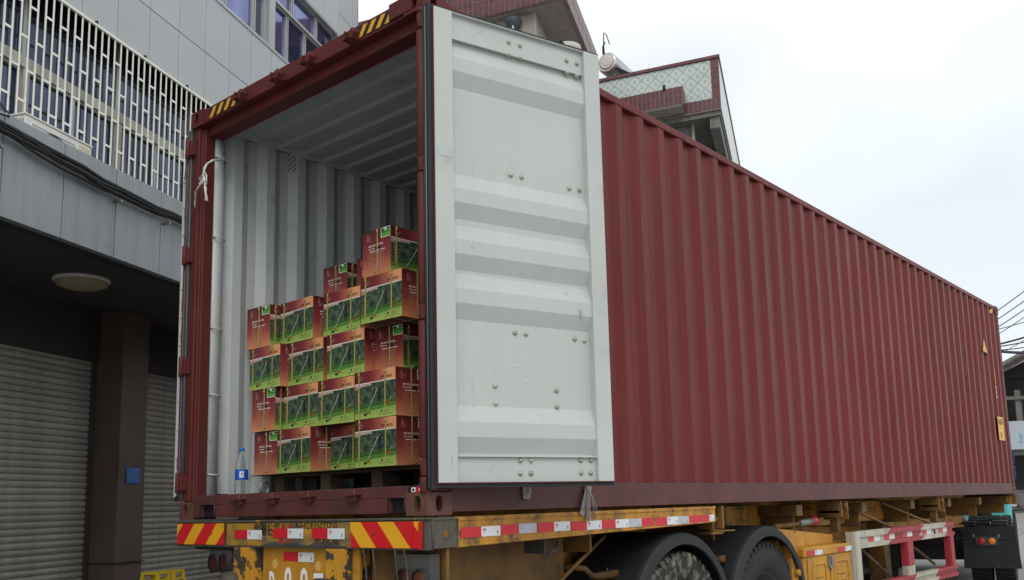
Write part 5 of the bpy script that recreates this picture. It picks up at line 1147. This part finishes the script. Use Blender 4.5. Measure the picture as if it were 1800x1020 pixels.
# blue plate on the pillar
BP = thing('notice_plate', 'small blue notice plate on the brown pillar', 'sign', (-2.586, 1.319, 0), math.radians(115.98))
mb = MB(); mb.box(1.34, 1.575, 1.535, 1.548, 1.825, 2.005, 0)
for k, (a, b2) in enumerate(((1.40, 1.54), (1.37, 1.50), (1.37, 1.55), (1.37, 1.47), (1.37, 1.53), (1.46, 1.55))): z = 1.975 - k * .024; mb.face([(a, 1.533, z), (b2, 1.533, z), (b2, 1.533, z + (.013 if k == 0 else .006)), (a, 1.533, z + (.013 if k == 0 else .006))], 1)
mb.build('plate', [M_BLUEP, M_PLBL], BP)
# yellow plastic stools, nested in two stacks
def stool_stack(s_, label):
    d_ = Vector((-.438, .899, 0)); n_ = Vector((-.899, -.438, 0)); q = Vector((-2.586, 1.319, 0)) + d_ * s_ + n_ * .9
    o = thing('stool_stack', label, 'stools', (q.x, q.y, 0), math.radians(118), 'yellow stools by the shutter')
    mb = MB(); t_, bo, h_ = .105, .15, .45
    for sx in (-1, 1):
        mb.box(min(sx * t_, sx * (t_ - .05)), max(sx * t_, sx * (t_ - .05)), -t_, t_, h_ - .022, h_); mb.box(-t_ + .05, t_ - .05, min(sx * t_, sx * (t_ - .05)), max(sx * t_, sx * (t_ - .05)), h_ - .022, h_)
        for sy in (-1, 1):
            P = lambda r, z: [(sx * r, sy * r, z), (sx * (r - .035), sy * r, z), (sx * (r - .035), sy * (r - .035), z), (sx * r, sy * (r - .035), z)]
            lo_, hi_ = P(bo, 0), P(t_, h_ - .022)
            if sx * sy < 0: lo_, hi_ = lo_[::-1], hi_[::-1]
            mb.hexa(lo_ + hi_)
        mb.hexa([(-.13, sx * .132 - .006, .2), (.13, sx * .132 - .006, .2), (.13, sx * .132 + .006, .2), (-.13, sx * .132 + .006, .2), (-.125, sx * .122 - .006, .25), (.125, sx * .122 - .006, .25), (.125, sx * .122 + .006, .25), (-.125, sx * .122 + .006, .25)])
    me = mb.mesh('stool', M_CRATE)
    for k in range(6): link(me, 'stool', o, (random.uniform(-.004, .004), random.uniform(-.004, .004), k * .078), (0, 0, random.uniform(-.03, .03)))
stool_stack(1.05, 'stack of yellow plastic stools just right of the brown pillar'); stool_stack(1.325, 'stack of yellow plastic stools nearer the trailer, right of its twin')

# ------------------------------------------------------------------ tiled houses behind the container
eX, eY = -.953, -.302
def frame(P0, dX, dY):
    def T(u, v, z): return (P0[0] + eX * u + dX * v, P0[1] + eY * u + dY * v, z)
    return T
class TB(MB):                       # boxes in the skewed house frame
    def __init__(s, T): super().__init__(); s.T = T
    def tb(s, u0, u1, v0, v1, z0, z1, mi=0):
        s.hexa([s.T(u1, v0, z0), s.T(u0, v0, z0), s.T(u0, v1, z0), s.T(u1, v1, z0), s.T(u1, v0, z1), s.T(u0, v0, z1), s.T(u0, v1, z1), s.T(u1, v1, z1)], mi); return s
def tilerow(T, name, parent, front, u0, u1, z0, z1, step, rows, off=.012):
    """glazed brown tiles set proud on a fascia; front: 'u' along the front (v=off) or 'v' along the side (u=-off)"""
    tb_ = TB(T); n_ = int((u1 - u0) / step); hh = (z1 - z0) / rows
    for r_ in range(rows):
        for k in range(n_):
            a, b2 = u0 + k * step + .008, u0 + (k + 1) * step - .008; za, zb_ = z0 + r_ * hh + .008, z0 + (r_ + 1) * hh - .008
            j = random.uniform(-.002, .002)
            if front == 'u': tb_.tb(a, b2, -off - j, 0, za, zb_)
            else: tb_.tb(-off - j, 0, a, b2, za, zb_)
    o = tb_.build(name, M_TILEB, parent); o['kind'] = 'stuff'
# house B: patterned parapet
PB = (-2.525, 13.002); dB = (-.405, .914)
HB = thing('patterned_house', 'house with patterned tile parapet and brown tile edging behind the container', 'house', (0, 0, 0))
TBf = frame(PB, *dB)
fz0, fz1 = 9.66, 10.50
mb = MB(); ub = 6.5
mb.face([TBf(ub, -.004, fz0), TBf(.17, -.004, fz0), TBf(.17, -.004, fz1), TBf(ub, -.004, fz1)], 0, uv=[(-ub, fz0), (-.17, fz0), (-.17, fz1), (-ub, fz1)]); mb.build('patterned_panel', M_PATT, HB)
TB(TBf).tb(0, ub, 0, .14, 9.40, 10.51).build('parapet', M_GROUT, HB)
TB(TBf).tb(-.03, ub, -.04, .18, 10.51, 10.575).build('coping', M_TILEB, HB)
TB(TBf).tb(-.03, .12, .18, 7.5, 10.51, 10.575).build('coping', M_TILEB, HB)
tilerow(TBf, 'brown_tiles', HB, 'u', .0, 6.4, 9.42, 9.66, .095, 1); tilerow(TBf, 'brown_tiles', HB, 'u', .0, .165, 9.66, 10.51, .165, 4)
TB(TBf).tb(0, .14, .14, 7.4, 9.40, 10.51).build('parapet', M_GROUT, HB)
mb = MB(); mb.face([TBf(-.005, 0, 9.42), TBf(-.005, 7.4, 9.42), TBf(-.005, 7.4, 10.5), TBf(-.005, 0, 10.5)], 0, uv=[(0, 0), (7.4, 0), (7.4, 1.1), (0, 1.1)]); mb.build('side_tile_panel', paint('white_side_tile', (.60, .62, .60), .35, .08, 3, streak=((.42, .43, .42), .5)), HB)
TB(TBf).tb(.02, ub, .05, 7.4, 9.30, 9.40).build('slab', M_CONC, HB)
TB(TBf).tb(.05, .25, .1, 7.4, 9.05, 9.30).build('edge_beam', M_CONC, HB)
# projecting brown box
TB(TBf).tb(.74, 2.6, -.42, -.005, 9.46, 9.86).build('balcony_box', M_GROUT, HB)
def Tb2(u, v, z): return TBf(u, v - .42, z)
tilerow(Tb2, 'brown_tiles', HB, 'u', .74, 2.6, 9.60, 9.86, .095, 1); tilerow(Tb2, 'brown_tiles', HB, 'u', .74, 2.6, 9.48, 9.60, .095, 1)
tb_ = TB(TBf); tb_.tb(.725, .74, -.42, -.005, 9.48, 9.86); tb_.build('box_side_tiles', M_TILEB, HB)
TB(TBf).tb(.76, 2.58, -.40, .0, 9.44, 9.46).build('box_soffit', M_CREAM, HB)
TB(TBf).tb(.62, ub, .35, 5.0, 0, 9.30).build('house_wall', M_CONC, HB)
TB(TBf).tb(.60, .66, .30, .36, 0, 9.30).build('downpipe', M_CREAM, HB)
MB().tube([TBf(1.11, -.45, 9.85), TBf(1.11, -.45, 9.93)], .03, 10).build('vent_stub', M_DARK, HB)
for v in (2.0, 3.8): TB(TBf).tb(.10, .62, v, v + .2, 8.95, 9.30).build('bracket_beam', M_CONC, HB)
# solar water heater on the roof
P_h = TBf(2.46, 0, 0); SH = thing('solar_water_heater', 'silver solar water heater drum on a frame on the patterned house roof', 'water heater', (P_h[0], P_h[1], 10.575))
ax_ = Vector((-.15, .98, .0)).normalized()
c0 = Vector((0, .1, .40)); c1 = c0 + ax_ * 1.15
mb = MB(); mb.tube([c0 - ax_ * .03, c0, c1, c1 + ax_ * .03], [.20, .235, .235, .20], 22); mb.build('drum', M_STEELS, SH)
mb = MB(); mb.tube([c0 - ax_ * .032, c0 - ax_ * .045], [.17, .13], 20); mb.tube([c0 - ax_ * .046, c0 - ax_ * .05], [.09, .08], 16); mb.build('end_cap', M_BUCK, SH)
mb = MB()
for q in (c0 + ax_ * .15, c1 - ax_ * .15):
    mb.tube([q + Vector((.0, 0, -.15)), q + Vector((.25, 0, -.42))], .014, 6); mb.tube([q + Vector((0, 0, -.15)), q + Vector((-.2, 0, -.42))], .014, 6); mb.tube([q + Vector((.12, 0, -.25)), q + Vector((-.1, 0, -.25))], .010, 6)
mb.build('frame', M_STEELS, SH)
mb = MB()
for k in range(10): q = c0 + ax_ * (.1 + k * .10); mb.tube([q + Vector((.12, 0, -.08)), q + Vector((.55, 0, -.40))], .025, 8)
mb.build('collector_tubes', M_GLASSD, SH)
mb = MB(); mb.tube([c0 + Vector((-.05, 0, .12)), c0 + Vector((-.07, 0, .45)), c0 + Vector((-.02, -.05, .70)), c0 + Vector((.05, -.05, .62)), c0 + Vector((.12, -.05, .38))], .012, 6); mb.tube([c0 + Vector((-.08, 0, .0)), c0 + Vector((-.09, 0, .4)), c0 + Vector((-.04, 0, .5))], .02, 6); mb.build('hose', M_CABLE, SH)
# house A: overhanging brown tiled eave
PA = (-3.124, 8.618); dA = (-.438, .899)
HA = thing('brown_eave_house', 'cream house with overhanging brown tiled eave above the container door', 'house', (0, 0, 0))
TAf = frame(PA, *dA)
ea0, ea1 = 10.19, 10.75
TB(TAf).tb(0, 7, 0, 3.2, ea0 + .02, ea1).build('eave_slab', M_GROUT, HA)
tilerow(TAf, 'brown_tiles', HA, 'u', 0, 7.0, ea0 + .02, ea0 + .29, .105, 1); tilerow(TAf, 'brown_tiles', HA, 'u', 0, 7.0, ea0 + .29, ea1, .105, 1)
tilerow(TAf, 'brown_tiles', HA, 'v', 0, 3.2, ea0 + .02, ea1, .12, 2)
TB(TAf).tb(.08, 7, .08, 3.15, ea0, ea0 + .02).build('eave_soffit', M_CREAM, HA)
TB(TAf).tb(.62, 7, .22, 3.1, 0, ea0).build('house_wall', M_CREAM, HA)
TB(TAf).tb(.61, .66, .21, .26, 0, ea0).build('wall_corner', M_CREAM, HA)
mb = MB(); q = TAf(1.02, .10, 0)
mb.lathe([(.0, 10.10), (.05, 10.10), (.15, 10.08), (.15, 10.02), (.085, 9.84), (.06, 9.82), (.06, 7.0)], (q[0], q[1], 0), 16); mb.build('drain_hopper', M_PIPE, HA)
mb = MB(); mb.tube([(q[0] + .05, q[1] - .07, 9.95), (q[0] + .07, q[1] - .09, 9.80), (q[0] + .04, q[1] - .08, 9.7)], .02, 6); mb.build('hopper_scrap', M_BUCK, HA)
TB(TAf).tb(-.40, .6, -.3, .3, 8.62, 8.76).build('lower_ledge', M_CONC, HA)
P_b = (C_ := Vector((-3.03, 8.55, 9.0)))
BK = thing('white_bucket', 'white ribbed plastic bucket with a dark handle on the ledge behind the container door', 'bucket', (-3.02, 8.50, 8.76))
mb = MB(); pr_ = [(0, .42), (.235, .42), (.24, .40)]
for k in range(7): z = .38 - k * .05; pr_ += [(.232 - k * .003, z), (.238 - k * .003, z - .012), (.238 - k * .003, z - .03), (.23 - k * .003, z - .04)]
pr_ += [(.2, 0), (0, 0)]; mb.lathe(pr_, n=24); mb.build('bucket_body', M_BUCK, BK)
mb = MB(); mb.tube([(.02, -.25, .25), (.04, -.27, .38), (.06, -.25, .44), (.12, -.22, .30), (.1, -.25, .18)], .025, 8); mb.build('handle', M_CABLE, BK)

# ------------------------------------------------------------------ far right: old house, sign sheet, wires
OH = thing('old_house', 'old dark house with tiled gable roof and timber posts beyond the container', 'house', (-1.0, 27.6, 1.0), math.radians(30))
# local x runs right along its front as seen from the camera
mb = MB(); mb.box(-3, 6, .9, 5, 0, 4.0); mb.build('house_wall', M_OLDD, OH)
mb = MB(); mb.box(-3, 6, .0, .12, 1.55, 2.0); mb.box(-3, 6, .0, .12, 0, .5); mb.build('balcony_band', M_OLD, OH)
for k in range(12): MB().box(-2.9 + k * .52, -2.72 + k * .52, .02, .14, 2.0, 3.55).build('timber_post', M_OLD, OH)
mb = MB(); mb.box(-3, 6, -.05, .15, 3.25, 3.35); mb.build('tie_beam', M_OLD, OH)
mb = MB(); rise = .52
def rz_(x): return 4.05 + rise * (x + .2) if x < 3 else 4.05 + rise * 3.2 - rise * (x - 3)
for x0, x1 in ((-3.2, 3), (3, 6.5)):
    mb.hexa([(x0, -.6, rz_(x0)), (x1, -.6, rz_(x1)), (x1, 5.3, rz_(x1)), (x0, 5.3, rz_(x0)), (x0, -.6, rz_(x0) + .14), (x1, -.6, rz_(x1) + .14), (x1, 5.3, rz_(x1) + .14), (x0, 5.3, rz_(x0) + .14)])
ro = mb.build('roof', M_ROOF, OH)
mb = MB(); rr2 = random.Random(5)
for k in range(40):
    x = -3.1 + k * .155
    for j in range(3):
        yy = -.66 + j * .16; z = rz_(x) + .14; mb.hexa([(x, yy, z), (x + .13, yy, z + .07), (x + .13, yy + .15, z + .07), (x, yy + .15, z), (x, yy, z + .05), (x + .13, yy, z + .12 + rr2.uniform(0, .05)), (x + .13, yy + .15, z + .12), (x, yy + .15, z + .05)])
o = mb.build('roof_tiles', M_ROOF, ro); o['kind'] = 'stuff'
mb = MB(); mb.prism([(-3, 4.0), (6, 4.0), (6, 4.1), (3, 5.6), (-.2, 4.0)], 'y', .8, .9); mb.build('gable', M_OLDD, OH)
SG = thing('sign_sheet', 'pale blue and white sheet hung on the old house', 'sign', (-.95, 27.45, 2.72), math.radians(30))
mb = MB(); mb.box(-.55, .42, -.02, 0, 0, .86, 0); 
for a, b2, c, d_ in ((.20, .225, .18, .32), (.20, .225, .36, .5), (.25, .29, .2, .26), (.25, .29, .3, .45)): mb.face([(a, -.022, c), (b2, -.022, c), (b2, -.022, d_), (a, -.022, d_)], 1)
mb.build('sheet', [M_SIGNW, M_PLBL], SG)
cl = thing('roadside_clutter', 'dim heap of grey roadside goods below the sign sheet', 'heap', (-.75, 27.2, 1.0), math.radians(30))
for k in range(5):
    x = -.5 + k * .3; MB().box(x, x + .26, -.2 + .05 * (k % 2), .1, 0, .25 + .14 * ((k * 7) % 3)).build('sack', M_OLD if k % 2 else M_BAND, cl, bevel=.05, seg=2)
wires = [((.59, 20.49, 5.78), (1.11, 20.85, 6.21), .012), ((.59, 20.53, 5.59), (1.09, 20.87, 5.98), .012), ((.57, 20.55, 5.40), (1.06, 20.89, 5.77), .012), ((.58, 20.59, 5.25), (1.04, 20.91, 5.59), .010), ((.59, 20.58, 5.34), (1.03, 20.92, 5.48), .010), ((.55, 20.61, 4.98), (.98, 20.95, 5.11), .022), ((.55, 20.62, 4.92), (.98, 20.95, 5.00), .014), ((.55, 20.63, 4.83), (.98, 20.95, 4.87), .012), ((.55, 20.65, 4.79), (.94, 20.99, 4.75), .034), ((.55, 20.65, 4.77), (.95, 20.97, 5.03), .008)]
wl = ['thin grey overhead wire, highest of those beside the container corner', 'second highest thin overhead wire beside the container corner', 'third highest thin overhead wire beside the container corner', 'thin steep overhead wire crossing a flatter one', 'thin flatter overhead wire crossing a steep one', 'thick bundled overhead cable with a dark joint', 'dark overhead cable just under the thick bundled cable', 'thin sagging overhead cable above the purple trunk cable', 'thickest dark purple trunk cable just above the old roof', 'faint thin overhead wire behind the cables']
for k, (a, b2, r_) in enumerate(wires):
    a, b2 = Vector(a), Vector(b2); d_ = b2 - a; pts = [a + d_ * t_ + Vector((0, 0, (.02 * t_ * (t_ - 1)) if abs(t_) < 4 else .02 * 12)) for t_ in (-6, -4, -2, -1, 0, .5, 1, 2, 4, 7)]
    o = MB().tube(pts, r_, 6).build('overhead_wire', M_CABLEG if k < 5 or k == 9 else flat('trunk_cable_purple', (.05, .045, .09), .6) if k == 8 else M_CABLE)
    tag(o, wl[k], 'wire', 'overhead wires at the right')
